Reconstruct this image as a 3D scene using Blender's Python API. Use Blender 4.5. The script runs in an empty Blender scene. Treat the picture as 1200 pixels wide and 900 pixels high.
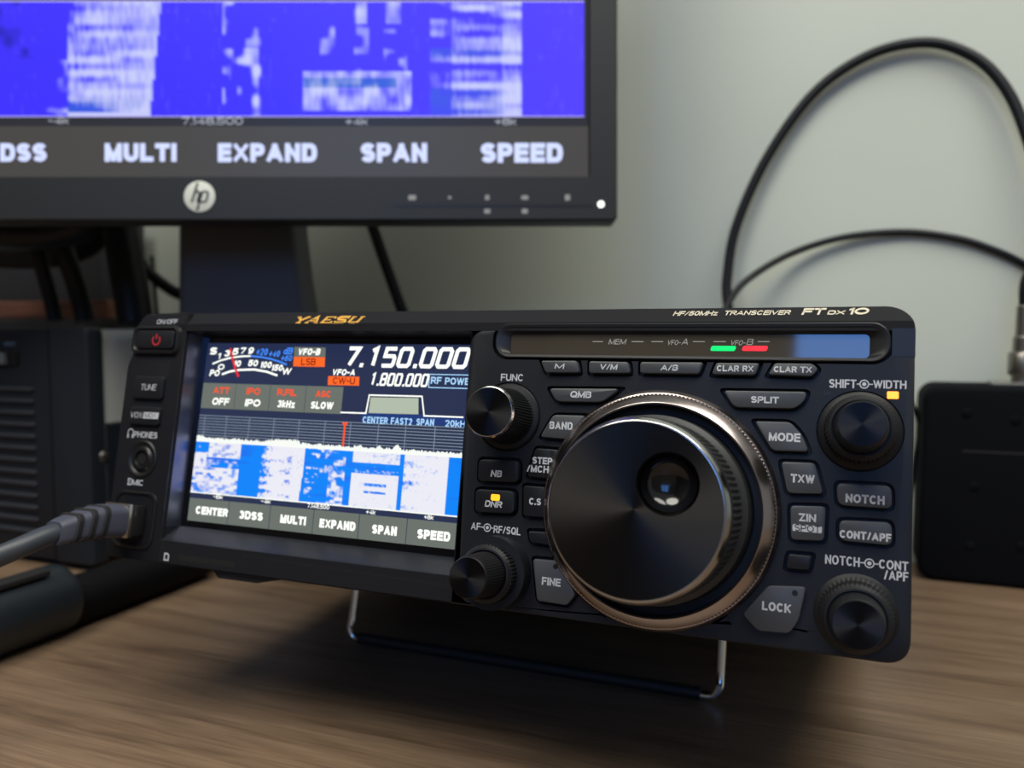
import bpy, bmesh, math, random
from mathutils import Matrix, Vector
random.seed(7)
C = bpy.context.scene
COL = C.collection
PI = math.pi

# ------------------------------------------------------------------ camera
PSI, PITCH, TILT = math.radians(21.734), math.radians(3.7008), math.radians(11.1988)
CAMZ, FPX = 0.140, 950.0
cam_d = bpy.data.cameras.new('camera')
cam_d.sensor_width = 36.0
cam_d.lens = 36.0 * FPX / 1200.0
cam_d.clip_start = 0.01
cam_d.dof.use_dof = True
cam_d.dof.focus_distance = 0.232
cam_d.dof.aperture_fstop = 10.5
cam = bpy.data.objects.new('camera', cam_d)
COL.objects.link(cam)
CAMF = Matrix.Translation((0, 0, CAMZ)) @ Matrix.Rotation(PSI, 4, 'Z') @ Matrix.Rotation(-PITCH, 4, 'X')
cam.matrix_world = CAMF @ Matrix.Rotation(PI / 2, 4, 'X')
C.camera = cam
C.view_settings.view_transform = 'Standard'
C.view_settings.look = 'None'
C.view_settings.exposure = 0.0
C.view_settings.gamma = 1.0
C.view_settings.use_curve_mapping = False

# ------------------------------------------------------------------ world and lamps
wd = bpy.data.worlds.new('room_air')
C.world = wd
wd.use_nodes = True
bgn = wd.node_tree.nodes['Background']
bgn.inputs['Color'].default_value = (0.75, 0.80, 0.80, 1)
bgn.inputs['Strength'].default_value = 0.33
WINDOW_LIGHT = (0.30, 0.85, 2.3)
WINDOW_STRENGTH = 2.1
for pos, power, size in (((0.34, 0.02, 1.15), 11.0, 0.75), ((-0.34, -0.26, 1.00), 8.8, 0.60)):
    lamp_d = bpy.data.lights.new('ceiling_light', 'AREA')
    lamp_d.shape = 'DISK'
    lamp_d.size = size
    lamp_d.energy = power
    lamp_d.color = (1.0, 0.97, 0.87)
    lamp = bpy.data.objects.new('ceiling_light', lamp_d)
    COL.objects.link(lamp)
    lamp.location = pos

# ------------------------------------------------------------------ helpers
RADF = Matrix.Translation((-0.24694, 0.21661, CAMZ - 0.08214)) @ Matrix.Rotation(-TILT, 4, 'X')
WORLD = Matrix.Identity(4)
WM = {}


def lin(r, g=None, b=None):
    if g is None:
        g = b = r
    return tuple(((c / 255) / 12.92 if c / 255 <= 0.04045 else ((c / 255 + 0.055) / 1.055) ** 2.4) for c in (r, g, b))


def ray(px, py):
    return (CAMF.to_3x3() @ Vector(((px - 600) / FPX, 1.0, -(py - 450) / FPX)))


O = Vector((0, 0, CAMZ))


def F(px, py, d=0.0):
    """where the line of sight through a picture point meets the radio's front plane moved back by d mm: (u, v) in mm"""
    r = ray(px, py)
    n = RADF.to_3x3() @ Vector((0, 1, 0))
    o = RADF @ Vector((0, d * 0.001, 0))
    k = n.dot(o - O) / n.dot(r)
    l = RADF.inverted() @ (O + r * k)
    return (l.x * 1000, l.z * 1000)


def D(px, py, z=0.0):
    r = ray(px, py)
    return O + r * ((z - CAMZ) / r.z)


def WY(px, py, y):
    r = ray(px, py)
    return O + r * (y / r.y)


def M(px, py, dist):
    return ((px - 600) / FPX * dist * 1000, -(py - 450) / FPX * dist * 1000)


def link(o, parent=None, frame=None):
    COL.objects.link(o)
    w = frame if frame is not None else (WM[parent] if parent else WORLD)
    w = w.copy()
    if parent:
        o.parent = parent
        o.matrix_basis = WM[parent].inverted() @ w
    else:
        o.matrix_basis = w
    WM[o] = w
    return o


def thing(name, label, cat, frame=None, group=None):
    o = bpy.data.objects.new(name, None)
    o.empty_display_size = 0.02
    link(o, None, frame)
    return tag(o, label, cat, group)


def tag(o, label, cat, group=None):
    o['label'] = label
    o['category'] = cat
    if group:
        o['group'] = group
    return o


def struct(o):
    o['kind'] = 'structure'
    return o


def obj(name, bm, mat, parent=None, frame=None, smooth=None, scale=0.001, label=None, recalc=True):
    """one mesh object; coordinates in the bmesh are mm unless scale says otherwise"""
    if recalc:
        bmesh.ops.recalc_face_normals(bm, faces=bm.faces)
    if scale != 1:
        for v in bm.verts:
            v.co *= scale
    me = bpy.data.meshes.new(name)
    bm.to_mesh(me)
    bm.free()
    mats = mat if isinstance(mat, (list, tuple)) else [mat]
    for m in mats:
        me.materials.append(m)
    if smooth is not None:
        for p in me.polygons:
            p.use_smooth = True
        try:
            me.set_sharp_from_angle(angle=math.radians(smooth))
        except Exception:
            pass
    o = bpy.data.objects.new(name, me)
    link(o, parent, frame)
    if label:
        o['label'] = label
    return o


def inset(poly, t):
    """offset a counter-clockwise polygon inwards by t"""
    n = len(poly)
    out = []
    for i in range(n):
        a, b, c = Vector(poly[i - 1]), Vector(poly[i]), Vector(poly[(i + 1) % n])
        e1, e2 = (b - a), (c - b)
        if e1.length < 1e-9 or e2.length < 1e-9:
            out.append(tuple(b)); continue
        e1.normalize(); e2.normalize()
        n1, n2 = Vector((-e1.y, e1.x)), Vector((-e2.y, e2.x))
        m = n1 + n2
        if m.length < 1e-6:
            m = n1
        m.normalize()
        k = t / max(0.35, m.dot(n1))
        out.append((b.x + m.x * k, b.y + m.y * k))
    return out


def ccw(poly):
    a = sum(poly[i - 1][0] * poly[i][1] - poly[i][0] * poly[i - 1][1] for i in range(len(poly)))
    return list(poly) if a > 0 else list(reversed(poly))


def rounded(poly, r, seg=4):
    """round every corner; r is one number or one per corner"""
    n = len(poly)
    rs = r if isinstance(r, (list, tuple)) else [r] * n
    out = []
    for i in range(n):
        a, b, c = Vector(poly[i - 1]), Vector(poly[i]), Vector(poly[(i + 1) % n])
        la, lc = (a - b).length, (c - b).length
        k = min(rs[i], la * 0.48, lc * 0.48)
        if k < 1e-4:
            out.append(tuple(b)); continue
        p, q = b + (a - b) * (k / la), b + (c - b) * (k / lc)
        for s in range(seg + 1):
            t = s / seg
            w = p * (1 - t) ** 2 + b * 2 * t * (1 - t) + q * t * t
            out.append((w.x, w.y))
    return out


def rrect(x0, y0, x1, y1, r, seg=6):
    out = []
    for cx, cy, a0 in ((x1 - r, y1 - r, 0), (x0 + r, y1 - r, 90), (x0 + r, y0 + r, 180), (x1 - r, y0 + r, 270)):
        for s in range(seg + 1):
            a = math.radians(a0 + 90 * s / seg)
            out.append((cx + r * math.cos(a), cy + r * math.sin(a)))
    return out


def circle(cx, cy, r, n=48):
    return [(cx + r * math.cos(2 * PI * i / n), cy + r * math.sin(2 * PI * i / n)) for i in range(n)]


def loft(bm, loops, cap0=True, cap1=True):
    """loops of (x, y, z) with equal counts"""
    vs = [[bm.verts.new(p) for p in lp] for lp in loops]
    n = len(vs[0])
    for a, b in zip(vs[:-1], vs[1:]):
        for i in range(n):
            j = (i + 1) % n
            bm.faces.new((a[i], a[j], b[j], b[i]))
    if cap0:
        bm.faces.new(vs[0])
    if cap1:
        bm.faces.new(list(reversed(vs[-1])))


def prism(bm, poly, d0, d1, bev=0.0, steps=2):
    """poly in (u, v); from depth d0 (back) to d1 (front, smaller); rounded front edge"""
    poly = ccw(poly)
    L = [[(u, d0, v) for u, v in poly]]
    if bev > 0:
        for s in range(steps + 1):
            a = s / steps * PI / 2
            pp = inset(poly, bev * (1 - math.cos(a)))
            L.append([(u, d1 + bev * (1 - math.sin(a)), v) for u, v in pp])
    else:
        L.append([(u, d1, v) for u, v in poly])
    loft(bm, L)


def flat(bm, poly, d):
    f = bm.faces.new([bm.verts.new((u, d, v)) for u, v in ccw(poly)])
    return f


def lathe(bm, cu, cv, prof, n=64, knurl=None, cap=True):
    """prof: list of (radius, depth[, knurl amount]); axis along depth"""
    L = []
    for q in prof:
        r, d = q[0], q[1]
        k = q[2] if len(q) > 2 else 0
        lp = []
        for i in range(n):
            rr = r - (k if (i % 2 if knurl is None else (i % knurl) >= knurl // 2) else 0)
            a = 2 * PI * i / n
            lp.append((cu + rr * math.cos(a), d, cv + rr * math.sin(a)))
        L.append(lp)
    loft(bm, L, cap, cap)


def box(bm, x0, y0, z0, x1, y1, z1, bev=0.0, seg=2):
    r = bmesh.ops.create_cube(bm, size=1.0, matrix=Matrix.Translation(((x0 + x1) / 2, (y0 + y1) / 2, (z0 + z1) / 2)) @ Matrix.Diagonal((abs(x1 - x0), abs(y1 - y0), abs(z1 - z0), 1)))
    if bev > 0:
        es = list({e for v in r['verts'] for e in v.link_edges})
        bmesh.ops.bevel(bm, geom=es, offset=bev, segments=seg, affect='EDGES', profile=0.5)


def spline(pts, sub=8):
    P = [Vector(p) for p in pts]
    P = [P[0] * 2 - P[1]] + P + [P[-1] * 2 - P[-2]]
    out = []
    for i in range(1, len(P) - 2):
        a, b, c, d = P[i - 1:i + 3]
        for s in range(sub):
            t = s / sub
            out.append(0.5 * (2 * b + (c - a) * t + (2 * a - 5 * b + 4 * c - d) * t * t + (3 * b - a - 3 * c + d) * t ** 3))
    out.append(P[-2])
    return out


def tube(bm, pts, rad, n=14, cap=True):
    """rad: number or list along pts"""
    P = [Vector(p) for p in pts]
    R = rad if isinstance(rad, (list, tuple)) else [rad] * len(P)
    t0 = (P[1] - P[0]).normalized()
    up = Vector((0, 0, 1)) if abs(t0.z) < 0.9 else Vector((1, 0, 0))
    x = t0.cross(up).normalized()
    L = []
    for i, p in enumerate(P):
        a = P[max(0, i - 1)]; b = P[min(len(P) - 1, i + 1)]
        t = (b - a).normalized()
        x = (x - t * x.dot(t)).normalized()
        y = t.cross(x)
        L.append([tuple(p + (x * math.cos(2 * PI * k / n) + y * math.sin(2 * PI * k / n)) * R[i]) for k in range(n)])
    loft(bm, L, cap, cap)


# ------------------------------------------------------------------ materials
def mat(name, col, rough=0.5, metal=0.0, spec=0.5, emit=None, strength=1.0, bump=None, coat=0.0, ior=None):
    m = bpy.data.materials.new(name)
    m.use_nodes = True
    nt = m.node_tree
    b = nt.nodes['Principled BSDF']
    b.inputs['Base Color'].default_value = (*col, 1)
    b.inputs['Roughness'].default_value = rough
    b.inputs['Metallic'].default_value = metal
    b.inputs['Specular IOR Level'].default_value = spec
    b.inputs['Coat Weight'].default_value = coat
    if ior:
        b.inputs['IOR'].default_value = ior
    if emit:
        b.inputs['Emission Color'].default_value = (*emit, 1)
        b.inputs['Emission Strength'].default_value = strength
    if bump:
        tc = nt.nodes.new('ShaderNodeTexCoord')
        nz = nt.nodes.new('ShaderNodeTexNoise')
        nz.inputs['Scale'].default_value = bump[0]
        nz.inputs['Detail'].default_value = 3
        bp = nt.nodes.new('ShaderNodeBump')
        bp.inputs['Strength'].default_value = bump[1]
        bp.inputs['Distance'].default_value = 0.0004
        nt.links.new(tc.outputs['Object'], nz.inputs['Vector'])
        nt.links.new(nz.outputs['Fac'], bp.inputs['Height'])
        nt.links.new(bp.outputs['Normal'], b.inputs['Normal'])
    return m


def glow(name, rgb, s=1.0):
    return mat(name, (0.01, 0.01, 0.01), 0.3, emit=lin(*rgb), strength=s, spec=0.2)


def wood(name, c1, c2, c3, rot=0.0, rough=0.5):
    m = mat(name, c1, rough)
    nt = m.node_tree
    b = nt.nodes['Principled BSDF']
    tc = nt.nodes.new('ShaderNodeTexCoord')
    mp = nt.nodes.new('ShaderNodeMapping')
    mp.inputs['Rotation'].default_value = (0, 0, rot)
    mp.inputs['Scale'].default_value = (1.3, 17.0, 14.0)
    n1 = nt.nodes.new('ShaderNodeTexNoise')
    n1.inputs['Scale'].default_value = 5.0
    n1.inputs['Detail'].default_value = 6
    n1.inputs['Roughness'].default_value = 0.62
    n1.inputs['Distortion'].default_value = 0.5
    rp = nt.nodes.new('ShaderNodeValToRGB')
    rp.color_ramp.elements[0].position = 0.30
    rp.color_ramp.elements[0].color = (*c3, 1)
    rp.color_ramp.elements[1].position = 0.66
    rp.color_ramp.elements[1].color = (*c1, 1)
    e = rp.color_ramp.elements.new(0.44)
    e.color = (*c2, 1)
    mp2 = nt.nodes.new('ShaderNodeMapping')
    mp2.inputs['Rotation'].default_value = (0, 0, rot)
    mp2.inputs['Scale'].default_value = (6.0, 160.0, 60.0)
    n2 = nt.nodes.new('ShaderNodeTexNoise')
    n2.inputs['Scale'].default_value = 5.0
    n2.inputs['Detail'].default_value = 4
    n3 = nt.nodes.new('ShaderNodeTexNoise')
    n3.inputs['Scale'].default_value = 9.0
    n3.inputs['Detail'].default_value = 2
    mx = nt.nodes.new('ShaderNodeMix')
    mx.data_type = 'RGBA'
    mx.blend_type = 'OVERLAY'
    mx.inputs[0].default_value = 0.55
    mx2 = nt.nodes.new('ShaderNodeMix')
    mx2.data_type = 'RGBA'
    mx2.blend_type = 'OVERLAY'
    mx2.inputs[0].default_value = 0.35
    L = nt.links.new
    L(tc.outputs['Object'], mp.inputs['Vector']); L(mp.outputs['Vector'], n1.inputs['Vector']); L(n1.outputs['Fac'], rp.inputs['Fac'])
    L(tc.outputs['Object'], mp2.inputs['Vector']); L(mp2.outputs['Vector'], n2.inputs['Vector'])
    L(tc.outputs['Object'], n3.inputs['Vector'])
    L(rp.outputs['Color'], mx.inputs[6]); L(n2.outputs['Fac'], mx.inputs[7])
    L(mx.outputs[2], mx2.inputs[6]); L(n3.outputs['Fac'], mx2.inputs[7])
    L(mx2.outputs[2], b.inputs['Base Color'])
    bp = nt.nodes.new('ShaderNodeBump')
    bp.inputs['Strength'].default_value = 0.12
    bp.inputs['Distance'].default_value = 0.0006
    L(n2.outputs['Fac'], bp.inputs['Height']); L(bp.outputs['Normal'], b.inputs['Normal'])
    return m


def painted_wall(name, col):
    m = mat(name, col, 0.75, spec=0.3)
    nt = m.node_tree
    b = nt.nodes['Principled BSDF']
    tc = nt.nodes.new('ShaderNodeTexCoord')
    n1 = nt.nodes.new('ShaderNodeTexNoise')
    n1.inputs['Scale'].default_value = 7.0
    n1.inputs['Detail'].default_value = 5
    rp = nt.nodes.new('ShaderNodeValToRGB')
    rp.color_ramp.elements[0].color = (*[c * 0.93 for c in col], 1)
    rp.color_ramp.elements[1].color = (*[min(1, c * 1.05) for c in col], 1)
    n2 = nt.nodes.new('ShaderNodeTexNoise')
    n2.inputs['Scale'].default_value = 220.0
    bp = nt.nodes.new('ShaderNodeBump')
    bp.inputs['Strength'].default_value = 0.08
    bp.inputs['Distance'].default_value = 0.001
    L = nt.links.new
    L(tc.outputs['Object'], n1.inputs['Vector']); L(n1.outputs['Fac'], rp.inputs['Fac']); L(rp.outputs['Color'], b.inputs['Base Color'])
    L(tc.outputs['Object'], n2.inputs['Vector']); L(n2.outputs['Fac'], bp.inputs['Height']); L(bp.outputs['Normal'], b.inputs['Normal'])
    return m


def spun(name, col, rough):
    m = mat(name, col, rough, metal=1.0)
    nt = m.node_tree
    b = nt.nodes['Principled BSDF']
    b.inputs['Anisotropic'].default_value = 0.85
    tg = nt.nodes.new('ShaderNodeTangent')
    tg.direction_type = 'RADIAL'
    tg.axis = 'Y'
    nt.links.new(tg.outputs['Tangent'], b.inputs['Tangent'])
    return m


def colour_screen(name, strength):
    m = mat(name, (0.01, 0.01, 0.01), 0.3, spec=0.2)
    nt = m.node_tree
    b = nt.nodes['Principled BSDF']
    at = nt.nodes.new('ShaderNodeAttribute')
    at.attribute_name = 'Col'
    nt.links.new(at.outputs['Color'], b.inputs['Emission Color'])
    b.inputs['Emission Strength'].default_value = strength
    return m


PLASTIC = mat('charcoal_plastic', (0.010, 0.011, 0.014), 0.44, spec=0.32, bump=(2200, 0.10))
PLASTICL = mat('matte_charcoal_plastic', (0.012, 0.0125, 0.015), 0.66, spec=0.12, bump=(2200, 0.10))
PLASTIC2 = mat('dark_case_paint', (0.012, 0.012, 0.013), 0.5)
BLACK = mat('black_plastic', (0.006, 0.006, 0.007), 0.42)
RUBBER = mat('black_rubber', (0.010, 0.010, 0.011), 0.62)
KEY = mat('grey_key_plastic', (0.052, 0.055, 0.060), 0.45, bump=(2600, 0.08))
GLOSS = mat('black_gloss', (0.004, 0.004, 0.005), 0.12)
BARGLASS = mat('room_reflection_bar_glass', (0.060, 0.050, 0.038), 0.045, ior=1.75)  # brown base colour stands for the warm room reflected in the glass
PRINT = mat('pale_print', lin(198, 200, 204), 0.6)
PRINTD = mat('dim_print', lin(170, 168, 165), 0.6)
GOLD = mat('gold_print', lin(214, 160, 60), 0.45)
CREAM = mat('cream_print', lin(205, 196, 172), 0.5)
DARKPRINT = mat('dark_print', lin(40, 42, 46), 0.6)
REDPRINT = mat('red_print', lin(200, 40, 52), 0.5)
CHROME = mat('chrome_wire', (0.80, 0.80, 0.80), 0.16, metal=1.0)
PINKMETAL = mat('warm_satin_metal', (0.40, 0.345, 0.33), 0.24, metal=1.0)
SPUN = spun('spun_dark_metal', (0.036, 0.034, 0.033), 0.48)
SPUNK = spun('spun_knob_metal', (0.026, 0.026, 0.029), 0.45)
EDGE = mat('polished_edge', (0.42, 0.41, 0.41), 0.20, metal=1.0)
GRIP = mat('grip_rubber', (0.008, 0.0085, 0.010), 0.5, spec=0.3)
DGRIP = mat('dial_grip', (0.019, 0.020, 0.021), 0.5)
LED_GREEN = mat('green_lamp', (0.0, 0.2, 0.05), 0.3, emit=(0.005, 0.85, 0.16), strength=1.1)
LED_RED = mat('red_lamp', (0.2, 0.0, 0.0), 0.3, emit=(1.0, 0.03, 0.035), strength=1.1)
LED_AMBER = mat('amber_lamp', (0.3, 0.1, 0.0), 0.3, emit=(1.0, 0.42, 0.02), strength=1.6)
LED_ORANGE = mat('orange_lamp', (0.3, 0.1, 0.0), 0.3, emit=(1.0, 0.30, 0.02), strength=2.4)
STEEL = mat('plug_steel', (0.62, 0.56, 0.46), 0.28, metal=1.0)
CLEAR = mat('smoky_plug_plastic', (0.02, 0.02, 0.022), 0.18)
BOOT = mat('slate_boot_rubber', (0.055, 0.060, 0.085), 0.55)
CABLE = mat('black_cable_jacket', (0.005, 0.006, 0.008), 0.45, spec=0.3)
CABLE2 = mat('grey_cable_jacket', (0.035, 0.042, 0.052), 0.45)
MONITOR = mat('monitor_plastic', (0.016, 0.0168, 0.0175), 0.48, spec=0.4)
MONITORS = mat('stand_plastic', (0.075, 0.075, 0.085), 0.55)
SPEAKER = mat('speaker_front_plastic', (0.011, 0.015, 0.021), 0.5, spec=0.3)
SPEAKERC = mat('grey_cabinet_paint', (0.42, 0.42, 0.40), 0.42)
SPEAKERG = mat('grille_bar', (0.035, 0.04, 0.05), 0.45)
BOXM = mat('black_box_case', (0.0045, 0.005, 0.0065), 0.7, spec=0.06, bump=(700, 0.2))
CONN = mat('dull_nickel', (0.30, 0.28, 0.25), 0.38, metal=1.0)

# ------------------------------------------------------------------ text
def stroke(bm, pts, w, d, closed=False, dmap=None, post=None):
    """flat ribbon of width w through pts (u, v)"""
    P = [Vector(p) for p in pts]
    n = len(P)
    l, r = [], []
    for i in range(n):
        a = P[i - 1] if (i > 0 or closed) else None
        c = P[(i + 1) % n] if (i < n - 1 or closed) else None
        e1 = (P[i] - a).normalized() if a is not None else (c - P[i]).normalized()
        e2 = (c - P[i]).normalized() if c is not None else e1
        m = Vector((-e1.y - e2.y, e1.x + e2.x))
        if m.length < 1e-6:
            m = Vector((-e1.y, e1.x))
        m.normalize()
        k = (w / 2) / max(0.45, m.dot(Vector((-e1.y, e1.x))))
        l.append(P[i] + m * k); r.append(P[i] - m * k)
    def f(q):
        q = post((q.x, q.y)) if post else (q.x, q.y)
        return bm.verts.new((q[0], dmap(q[1]) if dmap else d, q[1]))

    L, R = [f(q) for q in l], [f(q) for q in r]
    for i in range(n if closed else n - 1):
        j = (i + 1) % n
        bm.faces.new((R[i], R[j], L[j], L[i]))


def arcp(cx, cy, rx, ry, a0, a1, n=9):
    return [(cx + rx * math.cos(math.radians(a0 + (a1 - a0) * i / n)), cy + ry * math.sin(math.radians(a0 + (a1 - a0) * i / n))) for i in range(n + 1)]


def bowl(x0, x1, y0, y1, n=8):
    """right-hand bowl from (x0, y1) round to (x0, y0)"""
    xm = x0 + (x1 - x0) * 0.5
    out = [(x0, y1)]
    for i in range(n + 1):
        a = math.radians(90 - 180 * i / n)
        c_, s_ = math.cos(a), math.sin(a)
        out.append((xm + (x1 - xm) * abs(c_) ** 0.75, (y0 + y1) / 2 + (y1 - y0) / 2 * math.copysign(abs(s_) ** 0.75, s_)))
    return out + [(x0, y0)]


GLYPH = {  # width of the centre-lines per unit height, strokes in a unit cell
    'A': (0.80, [[(0, 0), (0.5, 1)], [(0.5, 1), (1, 0)], [(0.26, 0.28), (0.74, 0.28)]]),
    'B': (0.62, [[(0, 0), (0, 1)], bowl(0, 0.93, 0.53, 1), bowl(0, 1, 0, 0.53)]),
    'C': (0.70, [arcp(0.5, 0.5, 0.5, 0.5, 42, 318, 16)]),
    'D': (0.66, [[(0, 0), (0, 1)], bowl(0, 1, 0, 1, 12)]),
    'E': (0.56, [[(1, 1), (0, 1), (0, 0), (1, 0)], [(0, 0.52), (0.92, 0.52)]]),
    'F': (0.54, [[(1, 1), (0, 1), (0, 0)], [(0, 0.50), (0.88, 0.50)]]),
    'G': (0.72, [arcp(0.5, 0.5, 0.5, 0.5, 45, 325, 16) + [(1, 0.18), (1, 0.46), (0.58, 0.46)]]),
    'H': (0.66, [[(0, 0), (0, 1)], [(1, 0), (1, 1)], [(0, 0.52), (1, 0.52)]]),
    'I': (0.0, [[(0, 0), (0, 1)]]),
    'J': (0.5, [[(1, 1), (1, 0.25)] + arcp(0.5, 0.25, 0.5, 0.25, 0, -180, 8)]),
    'K': (0.66, [[(0, 0), (0, 1)], [(0, 0.36), (1, 1)], [(0.34, 0.56), (1, 0)]]),
    'L': (0.54, [[(0, 1), (0, 0), (1, 0)]]),
    'M': (0.80, [[(0, 0), (0, 1)], [(1, 0), (1, 1)], [(0.02, 1), (0.5, 0)], [(0.5, 0), (0.98, 1)]]),
    'N': (0.66, [[(0, 0), (0, 1)], [(1, 0), (1, 1)], [(0.02, 1), (0.98, 0)]]),
    'O': (0.76, [arcp(0.5, 0.5, 0.5, 0.5, 0, 360, 24)]),
    'P': (0.60, [[(0, 0), (0, 1)], bowl(0, 1, 0.44, 1)]),
    'Q': (0.76, [arcp(0.5, 0.5, 0.5, 0.5, 0, 360, 24), [(0.62, 0.22), (1.0, -0.04)]]),
    'R': (0.64, [[(0, 0), (0, 1)], bowl(0, 0.96, 0.47, 1), [(0.52, 0.47), (1, 0)]]),
    'S': (0.60, [arcp(0.5, 0.76, 0.5, 0.24, 25, 270, 12) + arcp(0.5, 0.26, 0.5, 0.26, 90, -155, 12)]),
    'T': (0.64, [[(0, 1), (1, 1)], [(0.5, 1), (0.5, 0)]]),
    'U': (0.66, [[(0, 1), (0, 0.32)] + arcp(0.5, 0.32, 0.5, 0.32, 180, 360, 10) + [(1, 1)]]),
    'V': (0.74, [[(0, 1), (0.5, 0)], [(0.5, 0), (1, 1)]]),
    'W': (1.08, [[(0, 1), (0.26, 0)], [(0.26, 0), (0.5, 1)], [(0.5, 1), (0.74, 0)], [(0.74, 0), (1, 1)]]),
    'X': (0.70, [[(0, 0), (1, 1)], [(0, 1), (1, 0)]]),
    'Y': (0.70, [[(0, 1), (0.5, 0.44)], [(1, 1), (0.5, 0.44)], [(0.5, 0.5), (0.5, 0)]]),
    'Z': (0.62, [[(0, 1), (1, 1), (0, 0), (1, 0)]]),
    '0': (0.54, [arcp(0.5, 0.5, 0.5, 0.5, 0, 360, 20)]),
    '1': (0.13, [[(0, 0.84), (1, 1)], [(1, 1), (1, 0)]]),
    '2': (0.54, [arcp(0.5, 0.70, 0.5, 0.30, 165, -35, 10) + [(0, 0), (1, 0)]]),
    '3': (0.54, [arcp(0.45, 0.76, 0.5, 0.24, 155, -90, 10), arcp(0.45, 0.26, 0.55, 0.26, 90, -155, 10)]),
    '4': (0.58, [[(0.75, 0), (0.75, 1), (0, 0.28), (1, 0.28)]]),
    '5': (0.54, [[(0.9, 1), (0.12, 1), (0.06, 0.52)] + arcp(0.45, 0.32, 0.55, 0.32, 120, -150, 10)]),
    '6': (0.54, [arcp(0.5, 0.31, 0.5, 0.31, 0, 360, 16), [(0.0, 0.34), (0.12, 0.74), (0.5, 0.98), (0.85, 0.94)]]),
    '7': (0.54, [[(0, 1), (1, 1), (0.35, 0)]]),
    '8': (0.54, [arcp(0.5, 0.76, 0.44, 0.24, 0, 360, 16), arcp(0.5, 0.27, 0.5, 0.27, 0, 360, 16)]),
    '9': (0.54, [arcp(0.5, 0.69, 0.5, 0.31, 0, 360, 16), [(1, 0.66), (0.88, 0.26), (0.5, 0.02), (0.15, 0.06)]]),
    'k': (0.48, [[(0, 0), (0, 1)], [(0, 0.28), (0.95, 0.68)], [(0.36, 0.42), (1, 0)]]),
    'z': (0.46, [[(0, 0.68), (1, 0.68), (0, 0), (1, 0)]]),
    'd': (0.50, [arcp(0.5, 0.34, 0.5, 0.34, 0, 360, 16), [(1, 0), (1, 1)]]),
    '/': (0.34, [[(0, 0), (1, 1)]]),
    '-': (0.32, [[(0, 0.46), (1, 0.46)]]),
    '+': (0.50, [[(0, 0.46), (1, 0.46)], [(0.5, 0.12), (0.5, 0.80)]]),
    '.': (0.0, 'dot'),
    ' ': (0.16, []),
}


def add_text(bm, s, u0, u1, v0, h, d, bold=0.02, shear=0.0, dmap=None):
    """sans letters filling u0..u1 by v0..v0+h at depth d (mm); bold sets the stroke weight"""
    wt = h * (0.165 + bold * 2.2)
    gap = h * 0.085
    n = len(s)
    free = (u1 - u0) - shear * h - (n - 1) * gap - n * wt
    tot = sum(GLYPH[c][0] for c in s) * h
    if tot > 0 and free < 0.35 * tot:
        need = 0.35 * tot - free
        q = n * wt + (n - 1) * gap
        f_ = max(0.45, 1 - need / q)
        wt *= f_; gap *= f_
        free = (u1 - u0) - shear * h - (n - 1) * gap - n * wt
    k = max(0.2, free / tot) * h if tot > 0 else h
    x = u0
    for c in s:
        w, st = GLYPH[c]
        cw = w * k
        lo, hi = (x, v0 - (0.12 * h if c == 'Q' else 0)), (x + cw + wt, v0 + h)
        clamp = lambda q: (min(max(q[0], lo[0]), hi[0]), min(max(q[1], lo[1]), hi[1]))
        fin = lambda q: (q[0] + (q[1] - v0) * shear, q[1])
        if st == 'dot':
            r_ = wt * 0.56
            cx_ = x + wt / 2
            pts = [fin(q) for q in ((cx_ - r_, v0), (cx_ + r_, v0), (cx_ + r_, v0 + 2 * r_), (cx_ - r_, v0 + 2 * r_))]
            bm.faces.new([bm.verts.new((u, dmap(v) if dmap else d, v)) for u, v in pts])
        else:
            for p_ in st:
                pts = [(x + wt / 2 + a * cw, v0 + wt / 2 + b * (h - wt)) for a, b in p_]
                cl = len(pts) > 3 and abs(pts[0][0] - pts[-1][0]) < 1e-6 and abs(pts[0][1] - pts[-1][1]) < 1e-6
                if not cl:      # open ends run out by half a stroke, then the cell's edge cuts them off
                    P0, P1, Q0, Q1 = Vector(pts[0]), Vector(pts[1]), Vector(pts[-1]), Vector(pts[-2])
                    lim = 0.5 if len(pts) < 9 or pts[0][0] == pts[1][0] or pts[0][1] == pts[1][1] else 0.1
                    pts = [tuple(P0 + (P0 - P1).normalized() * wt * lim)] + pts[1:-1] + [tuple(Q0 + (Q0 - Q1).normalized() * wt * lim)]
                stroke(bm, pts[:-1] if cl else pts, wt, d, closed=cl, dmap=dmap, post=lambda q: fin(clamp(q)))
        x += cw + wt + gap


def px_text(bm, s, xl, yl, xr, yr, h, d, **kw):
    """letters over a picture span: centre-left point, centre-right point, height in px"""
    a, b = F(xl, yl, d), F(xr, yr, d)
    xm, ym = (xl + xr) / 2, (yl + yr) / 2
    hh = F(xm, ym - h / 2, d)[1] - F(xm, ym + h / 2, d)[1]
    add_text(bm, s, a[0], b[0], (a[1] + b[1]) / 2 - hh / 2, hh, d, **kw)


def words(name, items, m, parent, d, frame=None, **kw):
    """each word a mesh of its own: (text, x-left, y-left, x-right, y-right, height) in picture px"""
    for it in items:
        b_ = bmesh.new()
        k_ = dict(kw)
        if len(it) > 6:
            k_['shear'] = it[6]
        px_text(b_, *it[:6], d, **k_)
        obj(name, b_, m, parent, frame)


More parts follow.
